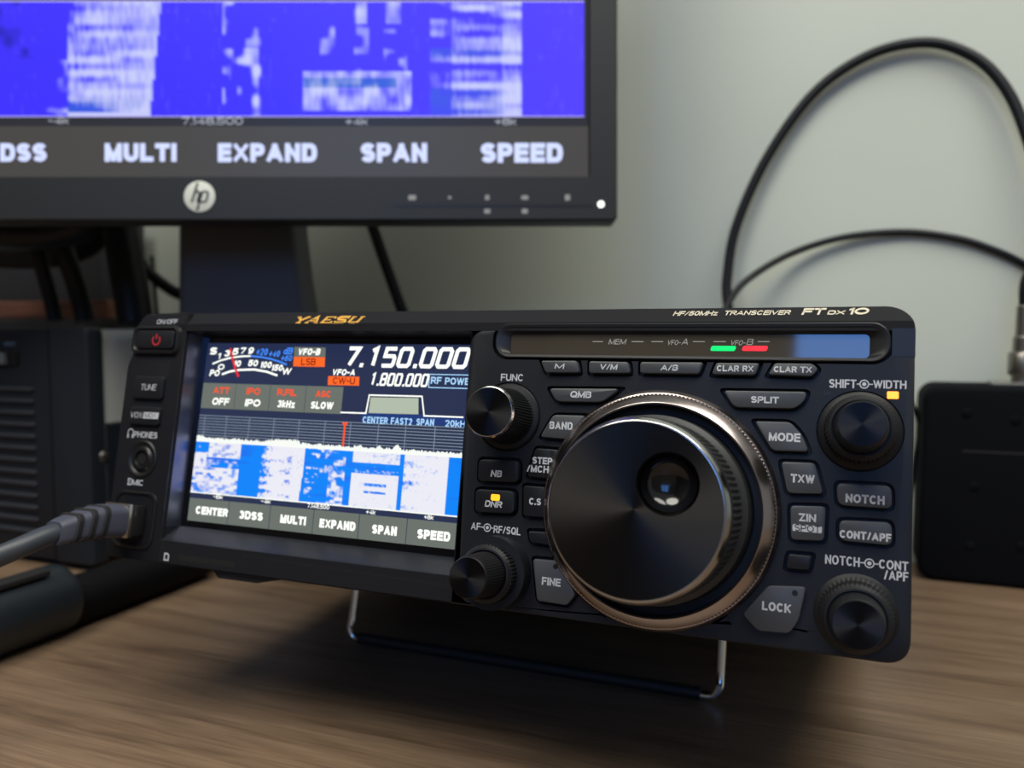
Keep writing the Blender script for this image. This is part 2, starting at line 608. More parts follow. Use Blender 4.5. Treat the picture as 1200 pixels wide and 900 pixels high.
DIG = {  # squared display numerals on a 1 x 1 cell
    '7': [[(0, 1), (1, 1), (0.42, 0)]],
    '1': [[(0.25, 0.86), (0.62, 1.0), (0.62, 0)]],
    '5': [[(1, 1), (0.06, 1), (0.06, 0.56), (0.9, 0.56), (1, 0.46), (1, 0.1), (0.9, 0), (0, 0)]],
    '0': [[(0.14, 0), (0.86, 0), (1, 0.12), (1, 0.88), (0.86, 1), (0.14, 1), (0, 0.88), (0, 0.12), (0.14, 0)]],
    '8': [[(0.14, 0), (0.86, 0), (1, 0.12), (1, 0.42), (0.88, 0.52), (1, 0.62), (1, 0.88), (0.86, 1), (0.14, 1), (0, 0.88), (0, 0.62), (0.12, 0.52), (0, 0.42), (0, 0.12), (0.14, 0)], [(0.12, 0.52), (0.88, 0.52)]],
}


def numerals(bm, s, u0, u1, v0, h, d, wt, shear):
    units = sum(0.42 if c == '.' else 1.0 for c in s)
    step = (u1 - u0 - shear * h) / units
    x = u0
    for c in s:
        if c == '.':
            g = wt * 1.05
            q = [(x + step * 0.10, v0), (x + step * 0.10 + g, v0), (x + step * 0.10 + g, v0 + g), (x + step * 0.10, v0 + g)]
            flat(bm, [(u + (v - v0) * shear, v) for u, v in q], d)
            x += step * 0.42
            continue
        cw, ch = step * 0.90 - wt, h - wt
        for st in DIG[c]:
            pts = [(x + wt / 2 + px * cw, v0 + wt / 2 + py * ch) for px, py in st]
            pts = [(u + (v - v0) * shear, v) for u, v in pts]
            cl = pts[0] == pts[-1]
            stroke(bm, pts[:-1] if cl else pts, wt, d, closed=cl)
        x += step


# ------------------------------------------------------------------ room
WALL_Y = 0.545
WALLM = painted_wall('wall_paint', (0.60, 0.645, 0.575))
bm = bmesh.new(); box(bm, -2.6, WALL_Y, -0.74, 2.6, WALL_Y + 0.1, 1.75)
struct(obj('wall_back', bm, WALLM, scale=1))
bm = bmesh.new(); box(bm, -2.6, -1.9, -0.80, 2.6, WALL_Y + 0.1, -0.74)
struct(obj('floor', bm, mat('floor_tile', (0.22, 0.20, 0.18), 0.5), scale=1))
bm = bmesh.new(); box(bm, -0.94, -1.8, -0.74, -0.84, WALL_Y, 1.75)
struct(obj('light_blocker_left', bm, mat('blocker_brown', (0.06, 0.045, 0.035), 0.7), scale=1))  # unseen dark slab, added to keep light from the left off the back wall
# wall behind the camera with the daylight window that the radio's glass mirrors
wx0, wx1, wz0, wz1 = -0.135, 0.62, 0.62, 1.42
bm = bmesh.new()
box(bm, -2.6, -1.9, -0.74, wx0, -1.8, 1.75); box(bm, wx1, -1.9, -0.74, 2.6, -1.8, 1.75)
box(bm, wx0, -1.9, -0.74, wx1, -1.8, wz0); box(bm, wx0, -1.9, wz1, wx1, -1.8, 1.75)
struct(obj('wall_front', bm, mat('shaded_wall_paint', (0.40, 0.36, 0.30), 0.8), scale=1))
bm = bmesh.new(); box(bm, wx0, -1.88, wz0, wx1, -1.87, wz1)
w = struct(obj('window_1', bm, mat('daylight_pane', (0.02, 0.02, 0.02), 0.2, emit=WINDOW_LIGHT, strength=WINDOW_STRENGTH), scale=1))
bm = bmesh.new()
for a in ((wx0, wz0, wx0 + 0.03, wz1), (wx1 - 0.04, wz0, wx1, wz1), (wx0, wz0, wx1, wz0 + 0.04), (wx0, wz1 - 0.04, wx1, wz1), (0.25, wz0, 0.29, wz1)):
    box(bm, a[0], -1.87, a[1], a[2], -1.83, a[3])
obj('window_frame', bm, mat('frame_paint', (0.5, 0.5, 0.5), 0.5), w, scale=1)

# ------------------------------------------------------------------ desk
DESKW = wood('desk_wood', (0.215, 0.145, 0.092), (0.165, 0.107, 0.066), (0.088, 0.054, 0.033), -math.radians(9), 0.42)
desk = thing('desk', 'brown wood grain desk carrying the radio, speaker and monitor against the wall', 'desk', Matrix.Translation((-0.1, 0.2, -0.74)))
bm = bmesh.new(); box(bm, -0.835, -0.26, -0.026, 0.95, WALL_Y - 0.002, 0.0, 0.003)
obj('desktop', bm, DESKW, desk, WORLD, scale=1)
for x in (-0.81, 0.84):
    for y in (-0.22, 0.44):
        bm = bmesh.new(); box(bm, x, y, -0.74, x + 0.06, y + 0.06, -0.026, 0.004)
        obj('leg', bm, DESKW, desk, WORLD, scale=1)

# ------------------------------------------------------------------ the radio
R = thing('radio_transceiver', 'black desktop radio with lit colour screen and large tuning dial on a wire stand', 'radio', RADF)
TOPV, LIPV, LIPD = 91.2, 86.6, 3.2
lipd = lambda v: 0.0 if v <= LIPV else (v - LIPV) / (TOPV - LIPV) * LIPD

WELLS = []
KEYS = []


def key(name, pts, r=1.0, d=-1.5, well=0.9, label=None):
    KEYS.append((name, [F(x, y, d) for x, y in pts], r, d, well, label))


key('memory_button', [(633.5, 422.5), (676, 422.5), (678.5, 436.5), (639, 436.5)], 0.8)
key('channel_button', [(690, 423), (736, 424), (738, 437), (690, 437)], 0.8)
key('swap_button', [(750, 424), (824, 424.5), (819, 438), (750, 437)], 0.8)
key('receive_clarifier_button', [(839, 425), (890, 425.5), (885, 439.5), (834, 438.5)], 0.8)
key('transmit_clarifier_button', [(907.5, 425.5), (952, 426), (959, 432.5), (951.5, 441), (900, 439)], 0.8)
key('quick_memory_button', [(642.5, 455), (726, 455.5), (705, 471), (652, 470.5)], 1.6)
key('split_button', [(847, 457.5), (946, 459), (943, 470), (931, 479), (860, 477)], 1.4)
key('band_button', [(648, 486), (686, 487), (668, 515), (632.5, 512)], 1.2)
key('step_button', [(627, 525), (657, 527.5), (642, 561), (617, 558)], 1.0)
key('scope_button', [(613, 569), (641, 571), (637, 606.5), (613, 604.5)], 0.8)
key('blank_button', [(618.5, 622.5), (642.5, 623.5), (645, 639), (621, 635.5)], 0.8)
key('fine_button', [(624, 655), (653, 657.5), (674.5, 697), (664, 709.5), (629, 704)], 1.0)
key('noise_blanker_button', [(560.5, 538), (607.5, 540), (606.7, 565.5), (559.5, 563.5)], 1.6)
key('noise_reduction_button', [(557, 573), (602.5, 575.5), (602, 602), (556, 600)], 1.6)
key('mode_button', [(884, 493.5), (926, 494.5), (940, 510), (948, 529.5), (905, 528)], 1.2)
key('transmit_watch_button', [(915, 541), (955, 542.5), (965, 579), (923, 578)], 1.2)
key('spot_button', [(926, 592.5), (968, 593.5), (965.5, 634), (927, 632.5)], 1.2)
key('small_blank_button', [(924, 649), (952, 651.5), (948, 668.5), (921, 666)], 0.8)
key('lock_button', [(900, 686.5), (945, 688), (936, 727), (925, 742.5), (888, 739.5), (870, 720)], 1.2)
key('notch_button', [(980, 566), (1044.5, 569.5), (1045.5, 596.5), (982, 592)], 1.8)
key('contour_button', [(983, 609.5), (1045, 612.5), (1045.5, 639.5), (984, 633.5)], 1.8)
DIALC = (201.4, 33.3)
KNOBS = {'func': (154.7, 57.4), 'af': (155.2, 11.1), 'shift': (253.3, 57.5), 'notch': (253.3, 11.0)}

# the face: right block, left column, display frame, lower strip, sloping lip
bm = bmesh.new()
prism(bm, rounded([(140.3, 0), (266, 0), (266, 84.2), (140.3, 84.2)], [0.6, 6.5, 0.0, 5.5], 8), 14, 0, 0.5)
block = obj('front_panel', bm, PLASTIC, R, smooth=35)
bm = bmesh.new()
k = 0
for name, poly, r, d, well, label in KEYS:
    prism(bm, rounded(inset(ccw(poly), -well), r + well * 0.7), 2.4 + 0.003 * k, -6)
    k += 1
for q in KNOBS.values():
    prism(bm, circle(q[0], q[1], 10.6), 1.8 + 0.003 * k, -6.1); k += 1
prism(bm, circle(DIALC[0], DIALC[1], 33.9, 96), 2.0, -6.2)
prism(bm, rrect(147.9, 75.0, 261.2, 86.9, 5.2, 8), 3.2, -6.3)
cut = obj('cutter', bm, PLASTIC, R)
md = block.modifiers.new('wells', 'BOOLEAN')
md.operation = 'DIFFERENCE'; md.object = cut; md.solver = 'EXACT'; md.use_self = True
dg = bpy.context.evaluated_depsgraph_get(); dg.update()
me = bpy.data.meshes.new_from_object(block.evaluated_get(dg))
block.modifiers.clear()
block.data = me
bpy.data.objects.remove(cut)

bm = bmesh.new()
# left column
prism(bm, rounded([(0.6, 0), (25.4, 0), (25.4, 91.0), (5, 90.6), (0.9, 86), (0.9, 75.5), (-1.2, 71), (-1.0, 4)], [2, 0, 0.5, 2, 2, 2, 2, 3]), 14, 0, 0.6)
# lower strip with groove ledge
loft(bm, [[(u, 14, 0), (u, 0.5, 0), (u, 0, 0.5), (u, 0, 8.0), (u, 0.4, 8.5), (u, 14, 8.5)] for u in (25.0, 140.6)])
# sloping lip along the top, with its round right end
cols = [(21.0 + (259 - 21.0) * i / 24) for i in range(25)] + [259 + 7 * math.sin(PI / 2 * i / 10) for i in range(1, 11)]
L = []
for u in cols:
    vt = TOPV if u <= 259 else 84.2 + math.sqrt(max(0.0, 49 - (u - 259) ** 2))
    vt = max(vt, 84.25)
    m = min(LIPV, vt - 0.02)
    L.append([(u, 14, 84.0), (u, 0, 84.0), (u, 0, m), (u, lipd(vt), vt), (u, 14, vt)])
loft(bm, L)
obj('display_frame', bm, PLASTICL, R, smooth=30)
bm = bmesh.new()
o4 = [(25.0, 8.2, 0.0), (140.5, 8.2, 0.0), (140.5, 84.3, 0.0), (25.0, 84.3, 0.0)]
i4 = [(26.8, 13.2, 7.1), (141.2, 13.0, 7.1), (141.2, 83.2, 7.1), (26.8, 83.2, 7.1)]
loft(bm, [[(u, d, v) for u, v, d in o4], [(u, d, v) for u, v, d in i4], [(u, d + 1.5, v) for u, v, d in i4]], False, False)
obj('display_surround', bm, mat('satin_plastic', (0.014, 0.015, 0.020), 0.30, spec=0.35), R)
bm = bmesh.new()
loft(bm, [[(25.02, 0.02, v), (26.85, 7.02, v), (25.0, 7.0, v)] for v in (13.0, 83.3)])
obj('display_bevel', bm, mat('polished_bevel', (0.20, 0.21, 0.30), 0.30, metal=1.0), R, label='shiny left wall beside the screen')  # bluish base colour carries the tint of the screen's reflection

bm = bmesh.new()
box(bm, 3, 10, 1.2, 263, 252, 88.5, 2.5, 3)
case = obj('case', bm, PLASTIC2, R, smooth=40)
bm = bmesh.new()
for i in range(14):
    flat(bm, [(0, 0), (0, 0.1), (0.1, 0)], 0) if False else None
    box(bm, 40 + i * 14, 60, 88.3, 48 + i * 14, 150, 88.9)
obj('vent_slots', bm, BLACK, case)
for x in (30, 236):
    bm = bmesh.new(); lathe(bm, 0, 0, [(7, 0), (7, 1), (6.5, 11.6), (5.8, 12.2)], 24)
    for v in bm.verts:
        v.co = Vector((x + v.co.x, 232 + v.co.z, 1.4 - v.co.y))
    obj('rear_foot', bm, RUBBER, R, smooth=40)
bm = bmesh.new()
prism(bm, [(47.5, 0.3), (50.5, -2.6), (67, -2.5), (72, -1.2), (79.5, 0.3)], 22, 2, 0.3)
obj('front_foot', bm, RUBBER, R)

# display glass and screen
SD = 6.8
bm = bmesh.new(); flat(bm, [(24.8, 9.0), (142, 9.0), (142, 84.5), (24.8, 84.5)], 7.0)
disp = obj('display', bm, GLOSS, R)
SU0, SU1, SV0, SV1 = 29.7, 140.0, 15.4, 80.75
GREYBAR = (106, 113, 106)


def quad_px(bm, pts, d):
    flat(bm, [F(x, y, d) for x, y in pts], d)


bm = bmesh.new(); flat(bm, [(SU0, SV0), (SU1, SV0), (SU1, SV1), (SU0, SV1)], 6.95)
screen = obj('screen', bm, glow('screen_navy', (36, 46, 78)), disp)
screen['label'] = 'lit colour screen of the radio'
# grey panels
vmenu_t = (F(226, 583.5, SD)[1] + F(533, 613, SD)[1]) / 2
PGREY, DIVG = glow('panel_grey', GREYBAR), 0.12
a, b = F(242.5, 450, SD), F(402.5, 484.5, SD)
vA, vB = (F(242.5, 449, SD)[1] + F(402.5, 453, SD)[1]) / 2, (F(240, 478.5, SD)[1] + F(401, 485, SD)[1]) / 2
uA = F(401.5, 465, SD)[0]
cell = 18.0
for i in range(6):
    u = SU0 + cell * i
    bm = bmesh.new(); flat(bm, [(u + (DIVG if i else 0), SV0), (min(u + cell, SU1) - DIVG, SV0), (min(u + cell, SU1) - DIVG, vmenu_t), (u + (DIVG if i else 0), vmenu_t)], 6.9)
    obj('menu_key', bm, PGREY, disp)
for i in range(4):
    u0_, u1_ = SU0 + (uA - SU0) * i / 4, SU0 + (uA - SU0) * (i + 1) / 4
    bm = bmesh.new(); flat(bm, [(u0_ + 0.08, vB), (u1_ - 0.08, vB), (u1_ - 0.08, vA), (u0_ + 0.08, vA)], 6.9)
    obj('function_key', bm, PGREY, disp)
bm = bmesh.new(); quad_px(bm, [(345, 406.5), (381.7, 407.3), (381.2, 418.5), (344.4, 417.8)], 6.9)
obj('channel_tag', bm, PGREY, disp)
# spectrum area
vw_t = (F(236, 518, SD)[1] + F(536, 533, SD)[1]) / 2
vw_b = (F(229, 577, SD)[1] + F(533.5, 604, SD)[1]) / 2
vg_t = (F(240, 487.5, SD)[1] + F(545, 500.5, SD)[1]) / 2
bm = bmesh.new(); flat(bm, [(SU0, vw_t), (SU1, vw_t), (SU1, vg_t), (SU0, vg_t)], 6.9)
obj('scope_background', bm, glow('scope_dark', (40, 50, 78)), disp)
bm = bmesh.new()
n = 9
for i in range(n):
    v = vg_t - (vg_t - vw_t) * i / n
    flat(bm, [(SU0, v - 0.13), (SU1, v - 0.13), (SU1, v + 0.13), (SU0, v + 0.13)], 6.86)
for gx in (239.5, 265, 292, 321, 350.5, 381, 411, 444, 476, 510.5):
    u = F(gx, 497, 6.86)[0]
    flat(bm, [(u - 0.14, vw_t), (u + 0.14, vw_t), (u + 0.14, vg_t), (u - 0.14, vg_t)], 6.86)
obj('scope_grid', bm, glow('grid_grey', (128, 142, 160)), disp)
# spectrum trace: noisy white band
bm = bmesh.new()
rng = random.Random(3)
N = 330
pr = None
for i in range(N + 1):
    s = i / N
    h = 0.75 + 0.9 * rng.random() ** 1.6
    if 0.0 <= s < 0.03: h += 0.8
    if 0.27 < s < 0.41: h += 1.1 * (min(1, (s - 0.27) / 0.06)) * (0.7 + 0.5 * rng.random())
    for c, w_, a_ in ((0.63, 0.02, 0.8), (0.70, 0.012, 1.0), (0.762, 0.018, 1.5)):
        h += a_ * max(0, 1 - abs(s - c) / w_)
    u = SU0 + s * (SU1 - SU0)
    q = (bm.verts.new((u, SD, vw_t - 0.4)), bm.verts.new((u, SD, vw_t + h)))
    if pr:
        bm.faces.new((pr[0], q[0], q[1], pr[1]))
    pr = q
flat(bm, [(SU0, vw_b - 0.35), (SU1, vw_b - 0.35), (SU1, vw_b + 0.12), (SU0, vw_b + 0.12)], SD)
obj('spectrum_trace', bm, glow('trace_white', (238, 242, 236), 1.1), disp)


def vnoise(seed):
    r_ = random.Random(seed)
    tab = [[r_.random() for _ in range(97)] for _ in range(97)]

    def f(x, y):
        xi, yi = math.floor(x), math.floor(y)
        fx, fy = x - xi, y - yi
        fx, fy = fx * fx * (3 - 2 * fx), fy * fy * (3 - 2 * fy)
        g = lambda i, j: tab[i % 97][j % 97]
        return (g(xi, yi) * (1 - fx) + g(xi + 1, yi) * fx) * (1 - fy) + (g(xi, yi + 1) * (1 - fx) + g(xi + 1, yi + 1) * fx) * fy
    return f


def waterfall(name, parent, frame, u0, u1, v0, v1, d, nx, ny, fn, material):
    bm = bmesh.new()
    lay = bm.verts.layers.float_color.new('Col')
    g = []
    for j in range(ny + 1):
        row = []
        for i in range(nx + 1):
            s, t = i / nx, j / ny
            v = bm.verts.new((u0 + (u1 - u0) * s, d, v1 + (v0 - v1) * t))
            v[lay] = (*fn(s, t), 1)
            row.append(v)
        g.append(row)
    for j in range(ny):
        for i in range(nx):
            bm.faces.new((g[j][i], g[j][i + 1], g[j + 1][i + 1], g[j + 1][i]))
    return obj(name, bm, material, parent, frame)


NA, NB, NC = vnoise(11), vnoise(12), vnoise(13)


def mixc(a, b, t):
    t = max(0.0, min(1.0, t))
    return tuple(x + (y - x) * t for x, y in zip(a, b))


BLUE1, WHITE1, DEEP1 = lin(0, 132, 250), lin(236, 236, 246), lin(40, 70, 225)


def fall_radio(s, t):
    fine = NA(s * 165, t * 30)
    med = NB(s * 60 + 7, t * 19)
    wide = NC(s * 10, t * 14)
    w_ = 0.0
    if s < 0.185:                       # ragged patch at the left edge
        if t < 0.30: w_ = 0.95 - (0.9 if (s < 0.055 and t < 0.22) else 0)
        elif t < 0.50: w_ = 0.85 if s < 0.05 else 0.18
        else: w_ = 0.62
        if 0.22 < t < 0.34 and 0.05 < s < 0.13: w_ -= 0.35
        w_ += (med - 0.5) * 1.1 + (fine - 0.5) * 0.3
    elif 0.27 < s < 0.435:              # strong signal
        k_ = min(1, (s - 0.27) / 0.06)
        lo = 0.30 - 0.05 * (s - 0.27)
        w_ = 1.05 * k_ + (wide - 0.5) * (1.5 if s < 0.39 else 0.3) * (1.3 - k_ * 0.4) + (fine - 0.5) * 0.9
        if s > 0.428 - 0.012 * t + 0.012: w_ = 0
    elif 0.53 < s < 0.585:
        w_ = 0.20 + (t - 0.2) * 0.7 * (1 if s > 0.545 else 0.5) + (med - 0.5) * 1.3 + (fine - 0.5) * 0.4
    elif 0.445 < s <= 0.53:
        w_ = (med - 0.62) * 2.2 + (fine - 0.5) * 0.7 + 0.05
    elif 0.61 < s < 0.775:
        if t < 0.20: w_ = 0.85
        elif t < 0.40: w_ = -0.1 + (0.3 if t > 0.33 else 0)
        else: w_ = 0.98
        w_ += (fine - 0.5) * 0.6 + (med - 0.5) * 0.35
        if 0.66 < s < 0.735 and (0.56 < t < 0.62 or 0.70 < t < 0.75): w_ -= 0.8
    elif 0.79 < s < 0.935:
        w_ = 0.85 + 0.35 * (s - 0.83) / 0.1 + (wide - 0.5) * 1.1 + (fine - 0.5) * 0.6
        if s > 0.90: w_ = max(w_, 0.85)
    else:
        w_ = (fine - 0.78) * 0.9
    w_ = (w_ - 0.5) * 1.7 + 0.5
    base = mixc(BLUE1, DEEP1, (0.35 - wide) * 1.2 + (0.35 if (s < 0.2 or 0.27 < s < 0.45) and w_ > 0.1 else 0))
    return mixc(base, WHITE1, w_)


waterfall('waterfall_picture', disp, RADF, SU0, SU1, vw_b, vw_t - 0.3, 6.86, 330, 72, fall_radio, colour_screen('radio_waterfall', 1.0))

S_W = glow('screen_white', (245, 248, 240), 1.25)
S_B = glow('screen_blue', (70, 140, 255), 1.0)
S_LB = glow('screen_light_blue', (170, 215, 255), 1.0)
S_R = glow('screen_red', (255, 84, 36), 1.0)
S_RED = glow('needle_red', (235, 40, 50), 1.0)
S_OR = glow('screen_orange', (255, 106, 36), 1.0)
S_DR = glow('screen_dark_red', (150, 30, 10), 0.8)
SH = 0.18
T = 6.72
words('meter_lettering', [(s_, xl, y, xr, y, h) for s_, xl, y, xr, h in (('S', 245.5, 411.3, 255, 8.5), ('1', 255, 417, 259, 6.5), ('3', 262.8, 414, 270, 7.5), ('5', 272, 412, 280, 8), ('7', 281.3, 411, 289, 7.5), ('9', 290.5, 411, 298, 8),
      ('0', 255, 430, 263.5, 7), ('10', 274, 426, 283, 7.5), ('50', 290.5, 425.5, 303, 7.5), ('100', 305, 427.5, 319, 7.5), ('150', 318, 431, 332, 7.5), ('W', 330, 435, 342, 8), ('PO', 245.5, 437, 258, 7.5))], S_W, disp, T, bold=0.035, shear=SH)
words('meter_lettering', [(s_, xl, y, xr, y, h) for s_, xl, y, xr, h in (('+20', 300, 412.3, 314.5, 8), ('+40', 315, 414.5, 328.7, 7.5), ('dB', 332, 411.3, 344, 8), ('+60', 329, 419.6, 343, 7))], S_B, disp, T, bold=0.02, shear=SH)
for pts_, m_, w_, lb_ in ((((249, 426.5), (259, 422.2), (271, 419.2), (283, 417.6), (293.5, 417.2)), S_W, 0.62, None), (((260, 438.7), (269, 435.4), (280, 433.5), (298, 433), (313, 435.7), (325, 440)), S_W, 0.75, None),
                     (((293.5, 417.2), (306, 418.4), (317.5, 420.7), (327, 423.6), (336, 427.2)), S_B, 0.62, 'blue upper part of the meter scale')):
    bm = bmesh.new(); stroke(bm, [F(x, y, T) for x, y in pts_], w_, T)
    obj('meter_scale', bm, m_, disp, label=lb_)
bm = bmesh.new()
stroke(bm, [F(x, y, T - 0.03) for x, y in ((270, 408), (272.2, 419), (276, 433), (279.5, 441.5))], 0.9, T - 0.03)
obj('meter_needle', bm, S_RED, disp)
for q_ in ([(344.3, 418), (381, 418.6), (380.4, 430), (343.6, 429.3)], [(384.6, 440.7), (421.2, 441.5), (420.6, 452), (384, 451.2)]):
    bm = bmesh.new(); quad_px(bm, q_, 6.84)
    obj('mode_tag', bm, S_OR, disp)
words('mode_lettering', [('LSB', 353, 423.6, 370, 424.2, 8), ('CW-U', 390, 445.9, 416, 446.6, 7.8)], S_DR, disp, T, bold=0.0)
words('screen_lettering', [('VFO-B', 349, 412, 376, 412.5, 7.8, SH), ('VFO-A', 389, 436, 417, 436.6, 7.3, SH), ('OFF', 248.5, 470, 269, 471, 8.5), ('IPO', 287, 471.7, 305.5, 472.5, 8.5), ('3kHz', 325, 473, 346, 474, 8.5), ('SLOW', 364, 474.5, 391, 475.5, 8.5)], S_W, disp, T, bold=0.035, shear=0.1)
words('screen_lettering', [('CENTER', 229.5, 597.3, 267, 601.3, 9.5), ('3DSS', 280.5, 603, 308, 605.5, 9.8), ('MULTI', 328.5, 607.8, 358.5, 610.8, 10), ('EXPAND', 374.5, 612.8, 416.5, 617.2, 10.5), ('SPAN', 436, 619.8, 465, 622.8, 10.8), ('SPEED', 489, 625.2, 527.5, 629.4, 11.2)], S_W, disp, T, bold=0.05)
words('screen_lettering', [(s_, xl, y - 0.4, xr, y + 0.6, 5.2) for s_, xl, y, xr in (('-8k', 250, 582, 261), ('-4k', 306, 587.4, 317), ('7.148.500', 360, 593.3, 386), ('+4k', 429, 600, 440), ('+8k', 497, 606, 508))], S_W, disp, T, bold=0.0)
bm = bmesh.new()
stroke(bm, [F(x, y, T) for x, y in ((399, 483.3), (428.7, 484.2), (432.8, 463), (494.5, 464.5), (497, 487.3), (543, 489))], 0.48, T)
obj('filter_outline', bm, S_W, disp)
bm = bmesh.new()
quad_px(bm, [(434.5, 465.5), (490.5, 466.5), (490.3, 485.6), (431.8, 484)], 6.86)
obj('filter_shape', bm, glow('filter_fill', (178, 188, 170)), disp)
bm = bmesh.new()
fa, fb = F(403, 412, T), F(553.3, 419, T)
hh = F(478, 406.5, T)[1] - F(478, 431.3, T)[1]
vm = (F(478, 406.5, T)[1] + F(478, 431.3, T)[1]) / 2
numerals(bm, '7.150.000', fa[0], F(554.5, 419, T)[0], vm - hh / 2, hh, T, 1.32, 0.24)
obj('frequency_numerals', bm, S_W, disp)
bm = bmesh.new()
hh2 = F(468, 437.3, T)[1] - F(468, 452.8, T)[1]
numerals(bm, '1.800.000', F(432, 445, T)[0], F(504.5, 445, T)[0], F(468, 452.8, T)[1], hh2, T, 0.72, 0.2)
obj('frequency_numerals', bm, S_W, disp)
words('screen_lettering', [('ATT', 250, 457, 269, 458, 7.8), ('IPO', 289, 458.2, 305, 459, 7.8), ('R.FIL', 325, 459.4, 347.5, 460.4, 7.8), ('AGC', 370, 461.2, 388, 462, 7.8)], S_R, disp, T, bold=0.03)
bm = bmesh.new()
cu = F(403.5, 505, T)[0]
stroke(bm, [(cu, vg_t - 1.0), (cu, vw_t + 0.9)], 0.75, T)
flat(bm, [(cu - 1.3, vg_t - 0.1), (cu + 1.3, vg_t - 0.1), (cu + 0.37, vg_t - 1.4), (cu - 0.37, vg_t - 1.4)], T - 0.02)
obj('centre_marker', bm, S_R, disp)
bm = bmesh.new()
q = [F(503.5, 438.6, T), F(556, 440, T), F(556, 455.2, T), F(502.8, 454, T)]
stroke(bm, [(SU1, q[0][1]), (q[0][0], q[0][1]), (q[0][0], q[3][1]), (SU1, q[3][1])], 0.32, T)
obj('status_box', bm, S_LB, disp)
words('screen_lettering', [('RF', 505, 445.6, 517.5, 446, 8.3), ('POWER', 521.5, 446.4, 557, 447.4, 8.3), ('CENTER', 425, 491.9, 454.5, 493.1, 8), ('FAST2', 458, 493.2, 483, 494.2, 8), ('SPAN', 488, 494.3, 508.7, 495.3, 8), ('20kHz', 521.5, 495.8, 551, 497.4, 8)], S_LB, disp, T, bold=0.02)
bm = bmesh.new()
flat(bm, [(F(423, 492, 6.88)[0], vg_t + 0.35), (SU1, vg_t + 0.35), (SU1, F(545, 488.5, 6.88)[1]), (F(423, 492, 6.88)[0], F(545, 488.5, 6.88)[1])], 6.88)
obj('status_strip', bm, glow('status_blue', (28, 56, 120)), disp)

# keys
LEG = {}


def legend(keyname, items, m=None):
    LEG.setdefault(keyname, []).append((items, m))


legend('memory_button', [('M', 650, 429, 661.7, 429, 6.2, 0.15)])
legend('channel_button', [('V/M', 702.5, 429.7, 724, 430, 6.8, 0.15)])
legend('swap_button', [('A/B', 774, 430.7, 795, 430.9, 7, 0.12)])
legend('receive_clarifier_button', [('CLAR RX', 840, 431.5, 883, 432, 7.2, 0)])
legend('transmit_clarifier_button', [('CLAR TX', 906.7, 432.6, 951.3, 433.2, 7.2, 0)])
legend('quick_memory_button', [('QMB', 668, 462, 693.5, 462.5, 7.8, 0.1)])
legend('split_button', [('SPLIT', 880, 468, 912.7, 469, 7.8, 0)])
legend('band_button', [('BAND', 644, 498, 671, 499.5, 9, 0)])
legend('step_button', [('STEP', 624, 538.8, 647, 541, 8, 0), ('/MCH', 617.5, 548.5, 643, 550.5, 8.3, 0)])
legend('scope_button', [('C.S', 620, 587, 634, 588.5, 8, 0)])
legend('fine_button', [('FINE', 635, 680, 657, 683.5, 9.3, 0)])
legend('noise_blanker_button', [('NB', 575, 554.5, 588.7, 555.5, 8, 0.12)])
legend('noise_reduction_button', [('DNR', 568, 590, 589, 591.5, 7.8, 0.12)])
legend('mode_button', [('MODE', 901, 510.5, 938, 514, 10, 0)])
legend('transmit_watch_button', [('TXW', 926.7, 560, 954.7, 562, 10, 0)])
legend('spot_button', [('ZIN', 936, 606, 956.3, 607.5, 9.3, 0)])
legend('lock_button', [('LOCK', 893, 709.5, 927, 713.5, 10.5, 0)])
legend('notch_button', [('NOTCH', 991, 583, 1036.7, 587, 10.3, 0)])
legend('contour_button', [('CONT/APF', 984, 625.5, 1044.5, 630.5, 9.3, 0)])
for name, poly, r, d, well, label in KEYS:
    bm = bmesh.new()
    dark = name in ('noise_blanker_button', 'noise_reduction_button', 'scope_button', 'step_button', 'small_blank_button', 'blank_button')
    prism(bm, rounded(ccw(poly), r), 2.2, d, 0.35)
    ko = obj(name, bm, PLASTIC if dark else KEY, R, smooth=40)
    if name in LEG:
        bm = bmesh.new()
        for items, m in LEG[name]:
            for s_, xl, yl, xr, yr, h, sh in items:
                px_text(bm, s_, xl, yl, xr, yr, h, d - 0.04, bold=0.022, shear=sh)
        obj('legend', bm, PRINT, ko)
    if name == 'spot_button':
        bm = bmesh.new()
        a, b = F(929, 613, d), F(963, 625, d)
        prism(bm, rrect(a[0], b[1], b[0], a[1] - 0.2, 0.4), d, d - 0.04)
        obj('legend_plate', bm, PRINT, ko)
        bm = bmesh.new()
        px_text(bm, 'SPOT', 931, 618.8, 961.5, 619.8, 8.2, d - 0.09, bold=-0.012)
        obj('legend', bm, DARKPRINT, ko, label='dark lettering on pale plate')
    if name == 'noise_reduction_button':
        bm = bmesh.new()
        a = F(580.5, 583, d)
        prism(bm, rrect(a[0] - 1.45, a[1] - 0.95, a[0] + 1.45, a[1] + 0.95, 0.5), d + 0.2, d - 0.08, 0.05)
        obj('indicator_light', bm, LED_AMBER, ko, label='lit amber indicator')
    for bn, x, y in (('fine_button', 651, 664), ('lock_button', 931.5, 695), ('step_button', 647, 531)):
        if name == bn:
            bm = bmesh.new()
            a = F(x, y, d)
            prism(bm, circle(a[0], a[1], 0.75, 20), d + 0.2, d - 0.04)
            obj('indicator_light', bm, BLACK, ko, label='unlit round indicator')

